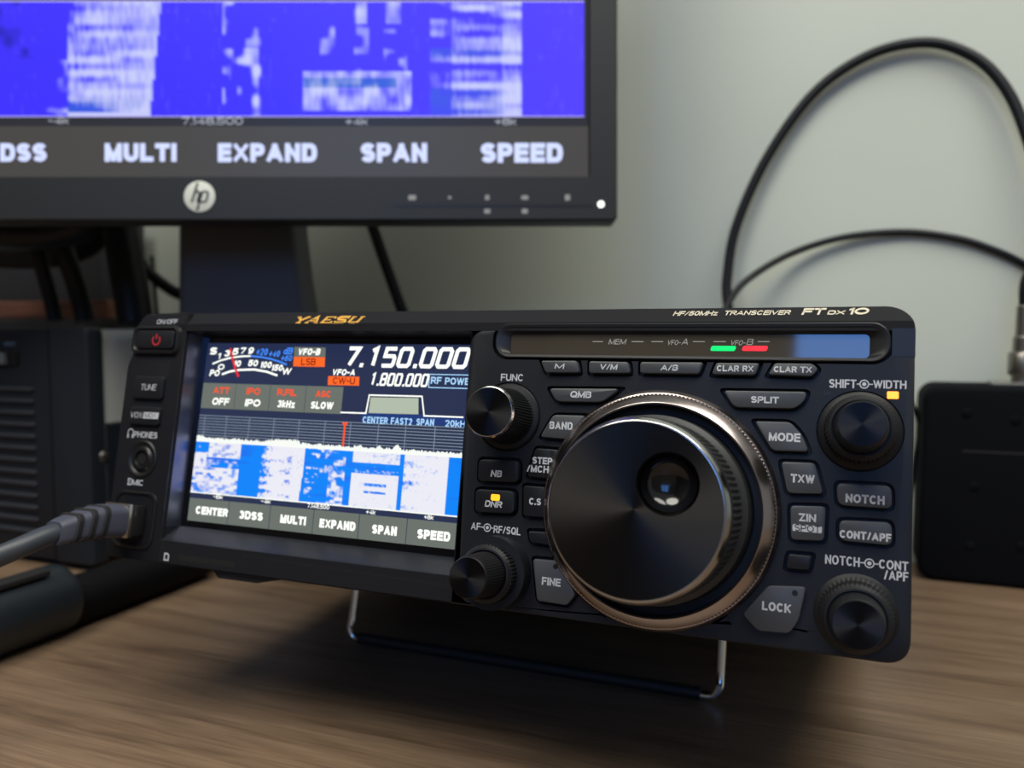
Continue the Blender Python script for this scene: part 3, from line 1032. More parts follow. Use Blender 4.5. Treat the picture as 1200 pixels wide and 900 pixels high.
# printed legends on the panel
PD = -0.04
words('panel_lettering', [('FUNC', 587, 442, 613.5, 442.7, 8.3), ('AF', 552, 616.2, 563, 617.2, 8.5), ('RF/SQL', 578.5, 619.5, 610, 623.5, 8.8), ('SHIFT', 971.7, 449.2, 1003.5, 450, 10), ('WIDTH', 1023.3, 450.3, 1062.3, 450.8, 9.6),
                          ('NOTCH', 967, 655, 1007.5, 659, 10.8), ('CONT', 1030, 661, 1064.5, 663.7, 10.8), ('/APF', 1036, 673.5, 1064.5, 676, 11)], PRINT, block, PD, bold=0.0)
for x, y, r, x0, x1 in ((571, 618.3, 1.1, 563.5, 578), (1012.8, 450.2, 1.05, 1004, 1023), (1018.8, 660.2, 1.05, 1008, 1029.5)):
    bm = bmesh.new()
    c = F(x, y, PD)
    stroke(bm, circle(c[0], c[1], r, 24), 0.28, PD, closed=True)
    flat(bm, circle(c[0], c[1], 0.5, 16), PD)
    a, b = F(x0, y, PD)[0], F(x1, y, PD)[0]
    stroke(bm, [(a, c[1]), (c[0] - r, c[1])], 0.28, PD); stroke(bm, [(c[0] + r, c[1]), (b, c[1])], 0.28, PD)
    obj('knob_symbol', bm, PRINT, block)
lm = lambda v: lipd(v) - 0.05
for s_, xl, yl, xr, yr, h in (('HF/50MHz', 788, 366.5, 842, 366, 6.3), ('TRANSCEIVER', 847.5, 365.8, 927.5, 365, 6.3), ('FT', 939, 364, 969, 363.4, 9.3), ('DX', 969, 365.4, 991.5, 365, 6.0), ('10', 993, 363, 1020.5, 362.6, 9.3)):
    bm = bmesh.new()
    a, b = F(xl, yl, 0.9), F(xr, yr, 0.9)
    xm, ym = (xl + xr) / 2, (yl + yr) / 2
    h_ = F(xm, ym - h / 2, 0.9)[1] - F(xm, ym + h / 2, 0.9)[1]
    big = s_ in ('FT', 'DX', '10')
    v0 = (F(980, 368, 0.7)[1] if big else (a[1] + b[1]) / 2 - h_ / 2)
    add_text(bm, s_, a[0], b[0], v0, h_, 0, bold=0.045 if big else 0.02, shear=0.32, dmap=lm)
    obj('model_lettering', bm, CREAM, block)
# gold maker's lettering with slab serifs
bm = bmesh.new()
ya, yb = F(343, 374.6, 0.2), F(426, 374.2, 0.2)
H_ = F(385, 370.2, 0.4)[1] - F(385, 378.8, 0.4)[1]
V0 = 86.75
W5 = (yb[0] - ya[0] - 0.45 * H_) / 5
GL = {'Y': [[(0.05, 1), (0.5, 0.45), (0.95, 1)], [(0.5, 0.5), (0.5, 0)], [(-0.08, 0.95), (0.28, 0.95)], [(0.75, 0.95), (1.08, 0.95)], [(0.28, 0.05), (0.72, 0.05)]],
      'A': [[(0.05, 0), (0.55, 1), (0.92, 0)], [(0.25, 0.33), (0.8, 0.33)], [(-0.08, 0.05), (0.24, 0.05)], [(0.7, 0.05), (1.05, 0.05)]],
      'E': [[(0.95, 0.95), (0.18, 0.95)], [(0.22, 1), (0.22, 0)], [(0.2, 0.5), (0.75, 0.5)], [(0.1, 0.05), (0.98, 0.05)], [(0.95, 0.98), (0.95, 0.72)], [(0.98, 0.02), (0.98, 0.28)]],
      'S': [[(0.92, 0.72), (0.9, 0.95), (0.2, 0.95), (0.1, 0.78), (0.2, 0.58), (0.85, 0.44), (0.95, 0.24), (0.85, 0.05), (0.12, 0.05), (0.1, 0.3)]],
      'U': [[(0.15, 0.97), (0.15, 0.2), (0.3, 0.05), (0.72, 0.05), (0.86, 0.2), (0.86, 0.97)], [(0.0, 0.95), (0.35, 0.95)], [(0.7, 0.95), (1.05, 0.95)]]}
for i, ch in enumerate('YAESU'):
    for st in GL[ch]:
        thin = all(abs(p[1] - st[0][1]) < 0.02 for p in st)
        pts = []
        for x, y in st:
            v = V0 + y * H_
            pts.append((ya[0] + i * W5 + x * W5 * 0.86 + y * H_ * 0.5, v))
        stroke(bm, pts, 0.42 if thin else 0.85, 0, dmap=lm)
obj('maker_lettering', bm, GOLD, block)

# lamp bar
bm = bmesh.new()
G0, G1 = (153.8, 76.9), (255.1, 83.0)
Lp = []
for (x0, y0, x1, y1, r, d) in ((148.9, 75.6, 260.3, 86.2, 4.6, 3.0), (148.9, 75.6, 260.3, 86.2, 4.6, -0.1), (149.2, 75.9, 260.0, 85.9, 4.4, -0.35), (150.2, 76.6, 259.0, 85.1, 3.6, -0.2), (153.4, 76.7, 255.5, 83.5, 1.4, 1.4)):
    Lp.append([(u, d, v) for u, v in rrect(x0, y0, x1, y1, r, 8)])
loft(bm, Lp, True, False)
barb = obj('lamp_bar_frame', bm, BLACK, R, smooth=30)
bm = bmesh.new()
prism(bm, rrect(153.5, 76.75, 255.4, 83.3, 1.3), 2.9, 1.3, 0.1)
barg = obj('lamp_bar_window', bm, BARGLASS, R)
BD = 1.24
words('legend', [('MEM', 713, 400.3, 734.5, 400.5, 6.3), ('VFO-', 781.5, 401.3, 798.5, 401.6, 5.8), ('A', 798.5, 400.3, 808, 400.3, 7.5), ('VFO-', 855.5, 401.6, 874.5, 401.8, 5.8), ('B', 874.5, 400.6, 884, 400.8, 7.3)], PRINTD, barg, BD, bold=-0.01, shear=0.25)
for x0, x1 in ((694.5, 706.5), (740, 754), (763.5, 777), (812, 826), (836, 850.5), (888, 902)):
    bm = bmesh.new()
    a, b = F(x0, 400.3, BD), F(x1, 400.6, BD)
    stroke(bm, [(a[0], a[1]), (b[0], a[1])], 0.25, BD)
    obj('legend_dash', bm, PRINTD, barg)
for nm, x0, x1, m, lb in (('indicator_light', 833, 862, LED_GREEN, 'lit green indicator bar'), ('indicator_light', 870, 899.5, LED_RED, 'lit red indicator bar')):
    a, b = F(x0, 408.2, BD), F(x1, 408.4, BD)
    bm = bmesh.new()
    prism(bm, [(u + (v - a[1]) * 0.25, v) for u, v in rrect(a[0], a[1] - 0.72, b[0], a[1] + 0.72, 0.5, 4)], 1.35, BD)
    obj(nm, bm, m, barg, label=lb)
# dark notch where the bar's glass wraps to the right edge
bm = bmesh.new()
prism(bm, [(260.6, 77.2), (266.05, 77.2), (266.05, 84.6), (260.6, 84.6)], 3, -0.05)
obj('lamp_bar_trim', bm, BLACK, R)

# knobs
def two_step(name, c, outer, mid, d1, d2, rc, skirt=10.3):
    bm = bmesh.new()
    lathe(bm, c[0], c[1], [(skirt, 1.8), (skirt, 0.2), (skirt - 0.7, -0.4), (outer + 0.3, -0.6), (outer, -1.0, 0.25), (outer - 0.2, d1 + 1.0, 0.25), (outer - 0.4, d1 + 0.9), (outer - 1.2, d1), (mid, d1 - 0.1), (mid, d1 + 1.0)], 192, 4)
    k_ = obj(name, bm, GRIP, R, smooth=30)
    bm = bmesh.new()
    lathe(bm, c[0], c[1], [(mid - 0.5, d1 + 1), (mid - 0.5, d1 - 0.5, 0.12), (rc + 0.4, d2 + 0.9, 0.12), (rc + 0.3, d2 + 0.5), (rc, d2 + 0.1)], 192, 4, True)
    kk = obj('inner_knob', bm, GRIP, k_, smooth=30)
    bm = bmesh.new()
    lathe(bm, c[0], c[1], [(rc + 0.02, d2 + 0.6), (rc, d2 - 0.05), (rc * 0.5, d2 - 0.06), (0.05, d2 - 0.07)], 64)
    obj('knob_cap', bm, SPUNK, k_, smooth=50)
    return k_


two_step('volume_knob', KNOBS['af'], 8.6, 6.9, -10.5, -22, 5.4)
two_step('shift_knob', KNOBS['shift'], 8.6, 6.9, -10.5, -20, 5.3)
two_step('contour_knob', KNOBS['notch'], 8.6, 6.9, -10.5, -20, 5.5)
c = KNOBS['func']
bm = bmesh.new()
lathe(bm, c[0], c[1], [(10.3, 1.8), (10.3, 0.2), (9.8, -0.4), (8.6, -0.7), (8.4, -1.2, 0.25), (7.7, -13.2, 0.25), (7.5, -14.2), (7.2, -14.8)], 240, 4)
fk = obj('function_knob', bm, GRIP, R, smooth=30)
bm = bmesh.new(); lathe(bm, c[0], c[1], [(7.62, -14.0), (7.3, -14.9), (7.05, -15.0), (7.05, -14.7)], 64)
obj('edge_ring', bm, EDGE, fk, smooth=40)
bm = bmesh.new(); lathe(bm, c[0], c[1], [(7.1, -14.5), (7.05, -14.95), (3, -14.97), (0.05, -14.98)], 64)
obj('knob_cap', bm, SPUNK, fk, smooth=50)

# main dial and the metal ring around it
c = DIALC
bm = bmesh.new()
lathe(bm, c[0], c[1], [(33.4, 2.0), (33.4, -0.6), (33.2, -1.2), (32.4, -2.6, 0.0), (32.3, -2.7, 0.45), (31.9, -3.2, 0.45), (31.8, -3.3), (29.6, -6.2), (29.2, -6.4), (28.8, -6.2), (28.6, -5.0), (28.4, 1.5)], 360, 2, False)
obj('dial_ring', bm, PINKMETAL, R, smooth=40, label='warm silver ring around the tuning dial')
bm = bmesh.new()
lathe(bm, c[0], c[1], [(28.5, 1.9), (28.5, 0.6), (26.5, 0.4), (25.8, -6.5), (25.6, -8.0), (24.6, -8.8), (24.2, -9.2), (24.1, -10, 0.45), (23.7, -24.6, 0.45), (23.6, -25.0), (23.4, -26.0)], 360, 4, False)
dial = obj('tuning_dial', bm, DGRIP, R, smooth=30)
bm = bmesh.new(); lathe(bm, c[0], c[1], [(23.5, -25.6), (22.6, -27.6), (22.25, -28.0), (21.9, -28.0), (21.9, -27.0)], 160, None, False)
obj('edge_ring', bm, EDGE, dial, smooth=50, label='bright bevelled rim')
# front cap with a finger dimple
dc = (209.4, 40.2)
bm = bmesh.new()
n = 128
rim = [bm.verts.new((c[0] + 22.0 * math.cos(2 * PI * i / n), -27.95, c[1] + 22.0 * math.sin(2 * PI * i / n))) for i in range(n)]
hol = [bm.verts.new((dc[0] + 7.9 * math.cos(2 * PI * i / n), -27.95, dc[1] + 7.9 * math.sin(2 * PI * i / n))) for i in range(n)]
for i in range(n):
    j = (i + 1) % n
    bm.faces.new((rim[i], rim[j], hol[j], hol[i]))
obj('dial_face', bm, SPUN, dial, smooth=60)
bm = bmesh.new()
lathe(bm, dc[0], dc[1], [(7.9, -27.96), (7.5, -27.5), (7.0, -26.0)], 64, None, False)
obj('dimple_rim', bm, SPUN, dial, smooth=60)
bm = bmesh.new()
lathe(bm, dc[0], dc[1], [(7.0, -26.2)] + [(6.9 * math.cos(a * PI / 20), -26.0 + 4.2 * math.sin(a * PI / 20)) for a in range(1, 10)] + [(0.05, -21.8)], 64, None, False)
obj('finger_dimple', bm, mat('dimple_gloss', (0.006, 0.006, 0.007), 0.12, spec=0.6), dial, smooth=60)

# amber lamp beside the shift knob, dark one opposite
bm = bmesh.new(); a = F(1046.3, 463.2, 0)
prism(bm, rrect(a[0] - 1.35, a[1] - 0.95, a[0] + 1.35, a[1] + 0.95, 0.3), 1, -0.25, 0.1)
obj('indicator_light', bm, LED_ORANGE, R, label='lit orange indicator by the upper right knob')
bm = bmesh.new(); a = F(969.5, 461, 0)
prism(bm, rrect(a[0] - 1.0, a[1] - 0.6, a[0] + 1.0, a[1] + 0.6, 0.2), 1, -0.06)
obj('indicator_light', bm, BLACK, R, label='unlit square indicator')

# left column controls
bm = bmesh.new()
Lp = []
for x0, y0, x1, y1, r, d in ((0.5, 74.8, 23.6, 86.0, 3.0, 0.2), (1.0, 75.3, 23.0, 85.5, 2.6, -1.2), (2.0, 76.2, 22.2, 84.8, 2.0, -1.4), (2.6, 76.8, 21.6, 84.2, 1.6, -0.6)):
    Lp.append([(u, d, v) for u, v in rrect(x0, y0, x1, y1, r)])
loft(bm, Lp)
obj('power_button_frame', bm, BLACK, R, smooth=35)
bm = bmesh.new(); prism(bm, rrect(2.9, 77.1, 21.2, 83.9, 1.4), 0.5, -1.5, 0.5)
pb = obj('power_button', bm, PLASTIC, R, smooth=40)
a = F(183, 398.5, -1.55)
bm = bmesh.new()
stroke(bm, [(a[0] + 1.75 * math.sin(t * PI / 12), a[1] + 1.75 * math.cos(t * PI / 12)) for t in range(3, 22)], 0.5, -1.55)
stroke(bm, [(a[0], a[1] + 0.4), (a[0], a[1] + 2.3)], 0.5, -1.55)
obj('power_symbol', bm, REDPRINT, pb)
for nm, y0, y1, lg in (('tune_button', 440.5, 467, [('TUNE', 164.7, 453.2, 183.3, 454.2, 7)]), ('voice_button', 476, 497.5, [('VOX', 152.6, 486, 167, 486.4, 7)])):
    t0, t1 = F(160, y0, -1)[1], F(160, y1, -1)[1]
    bm = bmesh.new(); prism(bm, rrect(4.0, t1, 18.6, t0, 1.2), 0.5, -1.2, 0.5)
    b_ = obj(nm, bm, PLASTIC, R, smooth=40)
    bm = bmesh.new()
    for s_, xl, yl, xr, yr, h in lg:
        px_text(bm, s_, xl, yl, xr, yr, h, -1.24, bold=-0.02, shear=0.12)
    if nm == 'voice_button':
        p0, p1 = F(167.5, 486.5, -1.24), F(185.2, 487, -1.24)
        flat(bm, [(p0[0], p0[1] - 1.15), (p1[0], p0[1] - 1.15), (p1[0] + 0.3, p0[1] + 1.15), (p0[0] + 0.4, p0[1] + 1.15)], -1.24)
    obj('legend', bm, PRINT, b_)
    if nm == 'voice_button':
        bm = bmesh.new(); px_text(bm, 'MOX', 169.5, 486.6, 183.5, 487, 5.6, -1.28, bold=-0.015, shear=0.12)
        obj('legend', bm, DARKPRINT, b_, label='dark lettering on pale plate')
words('panel_lettering', [('PHONES', 157, 508.8, 184.3, 510.3, 7.2), ('MIC', 155, 565, 168, 566, 7), ('ON/OFF', 183.5, 377.3, 208.5, 376.6, 5.6, 0.2)], PRINT, R, PD, bold=0.0)
bm = bmesh.new()
a = F(153, 508, PD)
stroke(bm, [(a[0] - 1.3, a[1] - 1.4)] + [(a[0] + 1.3 * math.cos(PI - t * PI / 10), a[1] + 0.4 + 1.3 * math.sin(PI - t * PI / 10)) for t in range(11)] + [(a[0] + 1.3, a[1] - 1.4)], 0.35, PD)
for sx in (-1, 1):
    flat(bm, [(a[0] + sx * 1.1 - 0.35, a[1] - 1.6), (a[0] + sx * 1.1 + 0.35, a[1] - 1.6), (a[0] + sx * 1.1 + 0.35, a[1] - 0.2), (a[0] + sx * 1.1 - 0.35, a[1] - 0.2)], PD)
obj('headphone_symbol', bm, PRINT, R)
a = F(152, 564.5, PD)
bm = bmesh.new()
stroke(bm, [(a[0] - 0.8, a[1] - 1.1), (a[0] - 0.8, a[1] + 1.1), (a[0] + 0.5, a[1] + 1.1), (a[0] + 1.0, a[1] + 0.5), (a[0] + 1.0, a[1] - 0.5), (a[0] + 0.5, a[1] - 1.1)], 0.32, PD, closed=True)
stroke(bm, [(a[0] - 0.2, a[1] - 1.0), (a[0] - 0.2, a[1] + 1.0)], 0.3, PD)
obj('microphone_symbol', bm, PRINT, R)
a = F(195, 652.5, PD)
bm = bmesh.new()
stroke(bm, [(a[0] - 0.9, a[1] - 1.1), (a[0] - 0.9, a[1] + 1.1), (a[0] + 0.4, a[1] + 1.1), (a[0] + 0.9, a[1] + 0.6), (a[0] + 0.9, a[1] - 1.1)], 0.5, PD, closed=True)
obj('card_symbol', bm, PRINT, R)
a = F(167, 537.5, 0)
bm = bmesh.new()
lathe(bm, a[0], a[1], [(6.8, 0.3), (6.8, -0.3), (6.3, -0.6), (5.6, -0.4), (4.9, 0.2), (4.2, -0.2), (3.8, -0.9), (3.0, -0.9), (2.7, 0.0), (2.6, 0.2)], 48, None)
pj = obj('headphone_jack', bm, BLACK, R, smooth=40)
bm = bmesh.new(); prism(bm, circle(a[0], a[1], 2.1, 32), 0.1, -0.02 - 0.2)
obj('jack_hole', bm, mat('hole_black', (0.001, 0.001, 0.001), 0.9), pj)
mc = (11.3, 14.3)
bm = bmesh.new()
Lp = []
for r_, d in ((10.4, 0.2), (10.2, -0.5), (9.6, -0.7), (9.0, -0.4), (8.8, 0.15)):
    Lp.append([(u, d, v) for u, v in rrect(mc[0] - r_, mc[1] - r_, mc[0] + r_, mc[1] + r_, 4.2 * r_ / 10)])
loft(bm, Lp)
obj('microphone_socket', bm, BLACK, R, smooth=40)
# lower strip: card slot and grooves
bm = bmesh.new()
prism(bm, rrect(34, 1.9, 58.6, 3.9, 0.4), 0.5, -0.03)
obj('card_slot', bm, mat('slot_black', (0.001, 0.001, 0.001), 0.8), R)
bm = bmesh.new()
flat(bm, [(62, 6.3), (140.2, 4.9), (140.2, 5.3), (62, 6.7)], -0.02)
obj('groove', bm, mat('groove_black', (0.001, 0.001, 0.001), 0.8), R)

# wire stand
Rinv = RADF.inverted()
bx0, bx1, by = D(396, 757).x + 0.002, D(843, 823).x, 0.306
r_ = 0.0017
hz = 0.043
path = [Vector((bx0, by + 0.011, hz)), Vector((bx0, by + 0.003, 0.012)), Vector((bx0, by + 0.0012, 0.0065))]
path += [Vector((bx0 + 0.0045 * (1 - math.cos(t * PI / 8)), by, 0.0018 + 0.0045 * (1 - math.sin(t * PI / 8)))) for t in range(0, 5)]
rp = [Vector((bx0 + bx1 - p.x, p.y, p.z)) for p in reversed(path)]
bm = bmesh.new(); tube(bm, path + rp, r_, 12)
bail = obj('wire_stand', bm, CHROME, R, WORLD, smooth=60, scale=1)
bm = bmesh.new(); tube(bm, [Vector((bx0 + 0.005, by, 0.0024)), Vector(((bx0 + bx1) / 2, by, 0.0024)), Vector((bx1 - 0.007, by, 0.0024))], 0.0024, 14)
obj('stand_sleeve', bm, RUBBER, bail, WORLD, smooth=60, scale=1)
for x in (bx0, bx1):
    bm = bmesh.new(); box(bm, x - 0.005, by + 0.006, 0.0405, x + 0.005, by + 0.020, 0.0475, 0.001)
    obj('stand_hinge', bm, BLACK, R, WORLD, scale=1)

# ------------------------------------------------------------------ microphone cable plugged into the radio
mk = thing('microphone_cable', 'dark cable with ribbed slate plug pushed into the microphone socket of the radio', 'cable', RADF @ Matrix.Translation((0.0113, -0.004, 0.0143)))
bm = bmesh.new(); box(bm, mc[0] - 5.6, -5.5, mc[1] - 5.6, mc[0] + 5.6, -0.2, mc[1] + 5.4, 0.5)
obj('plug_body', bm, CLEAR, mk, RADF, smooth=40)
bm = bmesh.new(); box(bm, mc[0] - 6.0, -8.0, mc[1] - 6.0, mc[0] + 6.0, -5.6, mc[1] + 5.8, 0.4)
obj('plug_shield', bm, STEEL, mk, RADF, smooth=40)
bm = bmesh.new()
Lp = []
for d, du, dv, hw, hv in ((-7.4, 0, -0.3, 5.9, 5.7), (-14, 0, -0.3, 5.8, 5.6), (-17, -0.2, -0.6, 5.6, 5.3), (-20, -0.4, -1.2, 5.3, 5.0), (-23, -0.6, -1.8, 5.0, 4.7), (-26, -1.0, -2.6, 4.6, 4.4), (-29, -1.4, -3.5, 4.3, 4.2), (-31, -1.8, -4.2, 3.8, 3.8)):
    Lp.append([(u, d, v) for u, v in rrect(mc[0] + du - hw, mc[1] + dv - hv, mc[0] + du + hw, mc[1] + dv + hv, min(hw, hv) * 0.55, 5)])
loft(bm, Lp)
boot = obj('plug_boot', bm, BOOT, mk, RADF, smooth=40)
bm = bmesh.new()
for d, du, dv, hw in ((-16.6, -0.2, -0.6, 5.7), (-21.0, -0.45, -1.4, 5.35), (-25.4, -0.95, -2.4, 4.85)):
    Lp = []
    for dd, e in ((-1.1, 0.02), (-0.9, 0.35), (0.9, 0.35), (1.1, 0.02)):
        pts = rrect(mc[0] + du - hw - e, mc[1] + dv - hw - e + 0.3, mc[0] + du + hw + e, mc[1] + dv + hw + e - 0.3, hw * 0.55, 5)
        Lp.append([(u, d + dd + (v - mc[1]) * 0.12, v) for u, v in pts])
    loft(bm, Lp)
obj('boot_groove', bm, RUBBER, boot, RADF, smooth=40, label='black slits across the slate boot')
bm = bmesh.new()
pts = spline([(mc[0] - 1.4, -28, mc[1] - 3.6), (mc[0] - 2.4, -34, mc[1] - 5.4), (mc[0] - 5, -42, mc[1] - 9.5), (mc[0] - 12, -50, mc[1] - 15), (mc[0] - 24, -56, mc[1] - 21), (mc[0] - 44, -60, mc[1] - 28), (mc[0] - 80, -64, mc[1] - 36), (mc[0] - 135, -71, mc[1] - 58), (mc[0] - 190, -76, mc[1] - 81), (mc[0] - 250, -78, mc[1] - 82.5)], 8)
tube(bm, pts, 3.4, 16)
obj('cable', bm, CABLE2, mk, RADF, smooth=60)

# ------------------------------------------------------------------ black cylindrical coupling on the desk
cf = Matrix.Translation((-0.335, 0.26, 0))
cp = thing('cable_coupling', 'thick black cylindrical cable coupling lying on the desk below the microphone cable', 'cable coupling', cf)
bm = bmesh.new(); lathe(bm, 0, 0, [(0.0118, 0.006), (0.0118, 0.095), (0.0108, 0.099), (0.008, 0.100)], 40)
for v in bm.verts:
    v.co = Vector((v.co.x, v.co.y, v.co.z + 0.0118))
obj('stem', bm, mat('jet_rubber', (0.003, 0.003, 0.004), 0.7, spec=0.15), cp, cf, smooth=50, scale=1)
bm = bmesh.new(); lathe(bm, 0, 0, [(0.0135, -0.17), (0.0150, -0.165), (0.0158, -0.10), (0.0160, 0.004), (0.0155, 0.0075), (0.0140, 0.009)], 40)
for v in bm.verts:
    v.co = Vector((v.co.x, v.co.y, v.co.z + 0.0160))
cb = obj('coupling_sleeve', bm, mat('blue_black_sleeve', (0.012, 0.017, 0.022), 0.4), cp, cf, smooth=50, scale=1)
bm = bmesh.new(); box(bm, 0.002, -0.03, 0.0305, 0.010, -0.004, 0.0335, 0.0008)
obj('latch', bm, RUBBER, cb, cf, scale=1)

# ------------------------------------------------------------------ monitor
MD = 0.42
mon = thing('computer_monitor', 'black computer monitor on a stand showing a blue signal picture behind the radio', 'monitor', Matrix.Translation((-0.33, 0.40, 0)) @ Matrix.Rotation(PSI, 4, 'Z'))
X0, (X1, Z0) = -386.0, M(723.5, 258.5, MD)
Z1 = Z0 + 288
si0, (si1, sz0) = X0 + 15, M(689.5, 207.0, MD + 0.002)
sz1 = Z1 - 15
d0 = MD * 1000
bm = bmesh.new()
# bezel: four bars with a rounded outer edge
outer = rrect(X0, Z0, X1, Z1, 2.2, 5)
inner = rrect(si0, sz0, si1, sz1, 0.3, 5)
Lp = [[(u, d0 + 16, v) for u, v in outer], [(u, d0 + 1.0, v) for u, v in outer], [(u, d0, v) for u, v in inset(outer, 0.9)], [(u, d0 + 0.2, v) for u, v in inset(inner, -0.8)], [(u, d0 + 2.4, v) for u, v in inner]]
loft(bm, Lp, True, False)
hous = obj('bezel', bm, MONITOR, mon, CAMF, smooth=35)
bm = bmesh.new()
loft(bm, [[(u, d0 + 15.5, v) for u, v in rrect(X0 + 2, Z0 + 2, X1 - 2, Z1 - 2, 4)], [(u, d0 + 26, v) for u, v in rrect(X0 + 4, Z0 + 5, X1 - 4, Z1 - 5, 6)], [(u, d0 + 42, v) for u, v in rrect(X0 + 45, Z0 + 35, X1 - 45, Z1 - 45, 10)]])
obj('back_shell', bm, MONITOR, mon, CAMF, smooth=35)
bm = bmesh.new(); sd = d0 + 2.3
flat(bm, [(si0 - 0.2, sz0 - 0.2), (si1 + 0.2, sz0 - 0.2), (si1 + 0.2, sz1), (si0 - 0.2, sz1)], sd)
ms = obj('screen', bm, glow('monitor_black', (40, 40, 48), 1.0), mon, CAMF)
MT = sd / 1000
bm = bmesh.new()
zt, zb = M(0, 148, MT)[1], sz0
flat(bm, [(si0, zb), (si1, zb), (si1, zt), (si0, zt)], sd - 0.1)
obj('menu_panel', bm, glow('monitor_grey', (70, 68, 66), 1.0), ms, CAMF)
BLUE2, WHITE2, TEAL2, DK2 = lin(58, 44, 252), lin(200, 205, 250), lin(40, 110, 200), lin(36, 30, 190)


MX0 = 600 + si0 / 1000 / MT * FPX     # the screen's left end, in the same columns as the pattern


def fall_monitor(s, t):
    x = s * (684.5 - MX0) + MX0
    y = t * 136
    fine = NA(x * 0.42, y * 0.09)
    med = NB(x * 0.10 + 3, y * 0.085)
    row = NC(x * 0.018 + 1, y * 0.13)
    w_ = (fine - 0.8) * 0.25
    teal = 0
    right = 189 - 13 * t
    if 80 < x < right:
        k_ = (x - 80) / (right - 80)
        w_ = 0.05 + 0.75 * k_ + (row - 0.42) * 1.5 * (1.25 - k_) + (fine - 0.5) * 0.55
        if t > 0.83: teal = 0.5
        if t > 0.97: w_ = 0.9
    elif 55 < x <= 80:
        w_ = (med - 0.72) * 3.0 if t > 0.5 else 0
    elif 262 < x < 306:
        w_ = (med - 0.60 + (0.16 if (t > 0.4 and 278 < x < 304) else 0)) * 2.8
    elif 356 < x < 482:
        if t > 0.60:
            w_ = 0.50 + (med - 0.5) * 1.0 + (fine - 0.5) * 0.4
            if 0.67 < t < 0.75 and x < 465: w_ -= 0.4; teal = 0.8
            if t > 0.95: w_ = 0
        else:
            w_ = (med - 0.66) * 2.4 if (375 < x < 392 or 415 < x < 432 or 450 < x < 478) else 0
            if t < 0.2 and (418 < x < 430 or 453 < x < 470): w_ = 0.55 + (med - 0.5)
    elif 505 < x < 612:
        w_ = 0.40 + (row - 0.5) * 1.5 + (fine - 0.5) * 0.35 + (0.35 if x > 590 else 0) - (0.35 if x < 530 else 0)
        if 0.40 < t < 0.50 or (t > 0.75 and x < 590): teal = 0.35
    elif x < 40:
        if med > 0.62 and t < 0.5: return mixc(BLUE2, DK2, (med - 0.62) * 3)
    base = mixc(BLUE2, lin(80, 62, 255), max(0.0, (x - 300) / 380))
    base = mixc(base, TEAL2, teal * (0.6 + med * 0.6))
    return mixc(base, WHITE2, w_ * 1.05)


wl, wt_ = M(-386 * 1.0, 2, MT), M(684.5, 2, MT)
wb = M(0, 136.5, MT)[1]
waterfall('waterfall_picture', ms, CAMF, si0, wt_[0], wb, wt_[1], sd - 0.15, 370, 70, fall_monitor, colour_screen('monitor_waterfall', 1.0))
bm = bmesh.new()
flat(bm, [(si0, wt_[1] - 0.2), (wt_[0], wt_[1] - 0.2), (wt_[0], wt_[1] + 0.5), (si0, wt_[1] + 0.5)], sd - 0.2)
flat(bm, [(si0, wb - 0.35), (wt_[0], wb - 0.35), (wt_[0], wb + 0.2), (si0, wb + 0.2)], sd - 0.2)
obj('scope_line', bm, glow('scope_line_lilac', (190, 180, 255), 1.0), ms, CAMF)


def m_text(name, items, m, bold):
    for s_, xl, y, xr, h in items:
        b_ = bmesh.new()
        a, b = M(xl, y, MT), M(xr, y, MT)
        hh_ = h / FPX * MT * 1000
        add_text(b_, s_, a[0], b[0], a[1] - hh_ / 2, hh_, sd - 0.25, bold=bold)
        obj(name, b_, m, ms, CAMF)


m_text('screen_lettering', (('3DSS', -17, 178.8, 55, 21.5), ('MULTI', 123, 178.8, 207, 21.5), ('EXPAND', 255.5, 179, 371.5, 22), ('SPAN', 423, 179, 500.5, 22.5), ('SPEED', 563.5, 179.2, 659.5, 23)), glow('monitor_letter', (205, 215, 255), 1.15), 0.05)
m_text('scale_lettering', (('-4k', 57, 141.5, 81, 8.5), ('7.148.500', 213, 141.8, 285, 9), ('+4k', 405, 142.5, 431, 8.5), ('+8k', 580, 142.5, 605, 8.5)), glow('monitor_scale', (165, 170, 180), 1.0), 0.0)
# badge, key marks, lamp
bcx, bcz = M(234, 230.5, MD)
bm = bmesh.new(); prism(bm, circle(bcx, bcz, 18.3 / FPX * MD * 1000, 48), d0 + 0.2, d0 - 0.5, 0.25)
bdg = obj('badge', bm, mat('badge_silver', lin(214, 216, 206), 0.45), hous, CAMF, smooth=40, label='round pale badge')
bm = bmesh.new()
d_ = d0 - 0.56
k_ = 18.3 / FPX * MD * 1000
P = lambda x, y: (bcx + x * k_, bcz + y * k_)
stroke(bm, [P(-0.10, 0.88), P(-0.48, -0.38)], 0.15 * k_, d_)
stroke(bm, [P(-0.33, 0.22), P(-0.10, 0.32), P(0.02, 0.22), P(-0.14, -0.38)], 0.14 * k_, d_)
stroke(bm, [P(0.20, 0.32), P(-0.14, -0.90)], 0.15 * k_, d_)
stroke(bm, [P(0.20, 0.30), P(0.48, 0.30), P(0.56, 0.18), P(0.46, -0.26), P(0.34, -0.36), P(0.06, -0.36)], 0.14 * k_, d_)
obj('badge_lettering', bm, DARKPRINT, bdg, CAMF)
KM = mat('key_mark_grey', lin(150, 150, 150), 0.6)
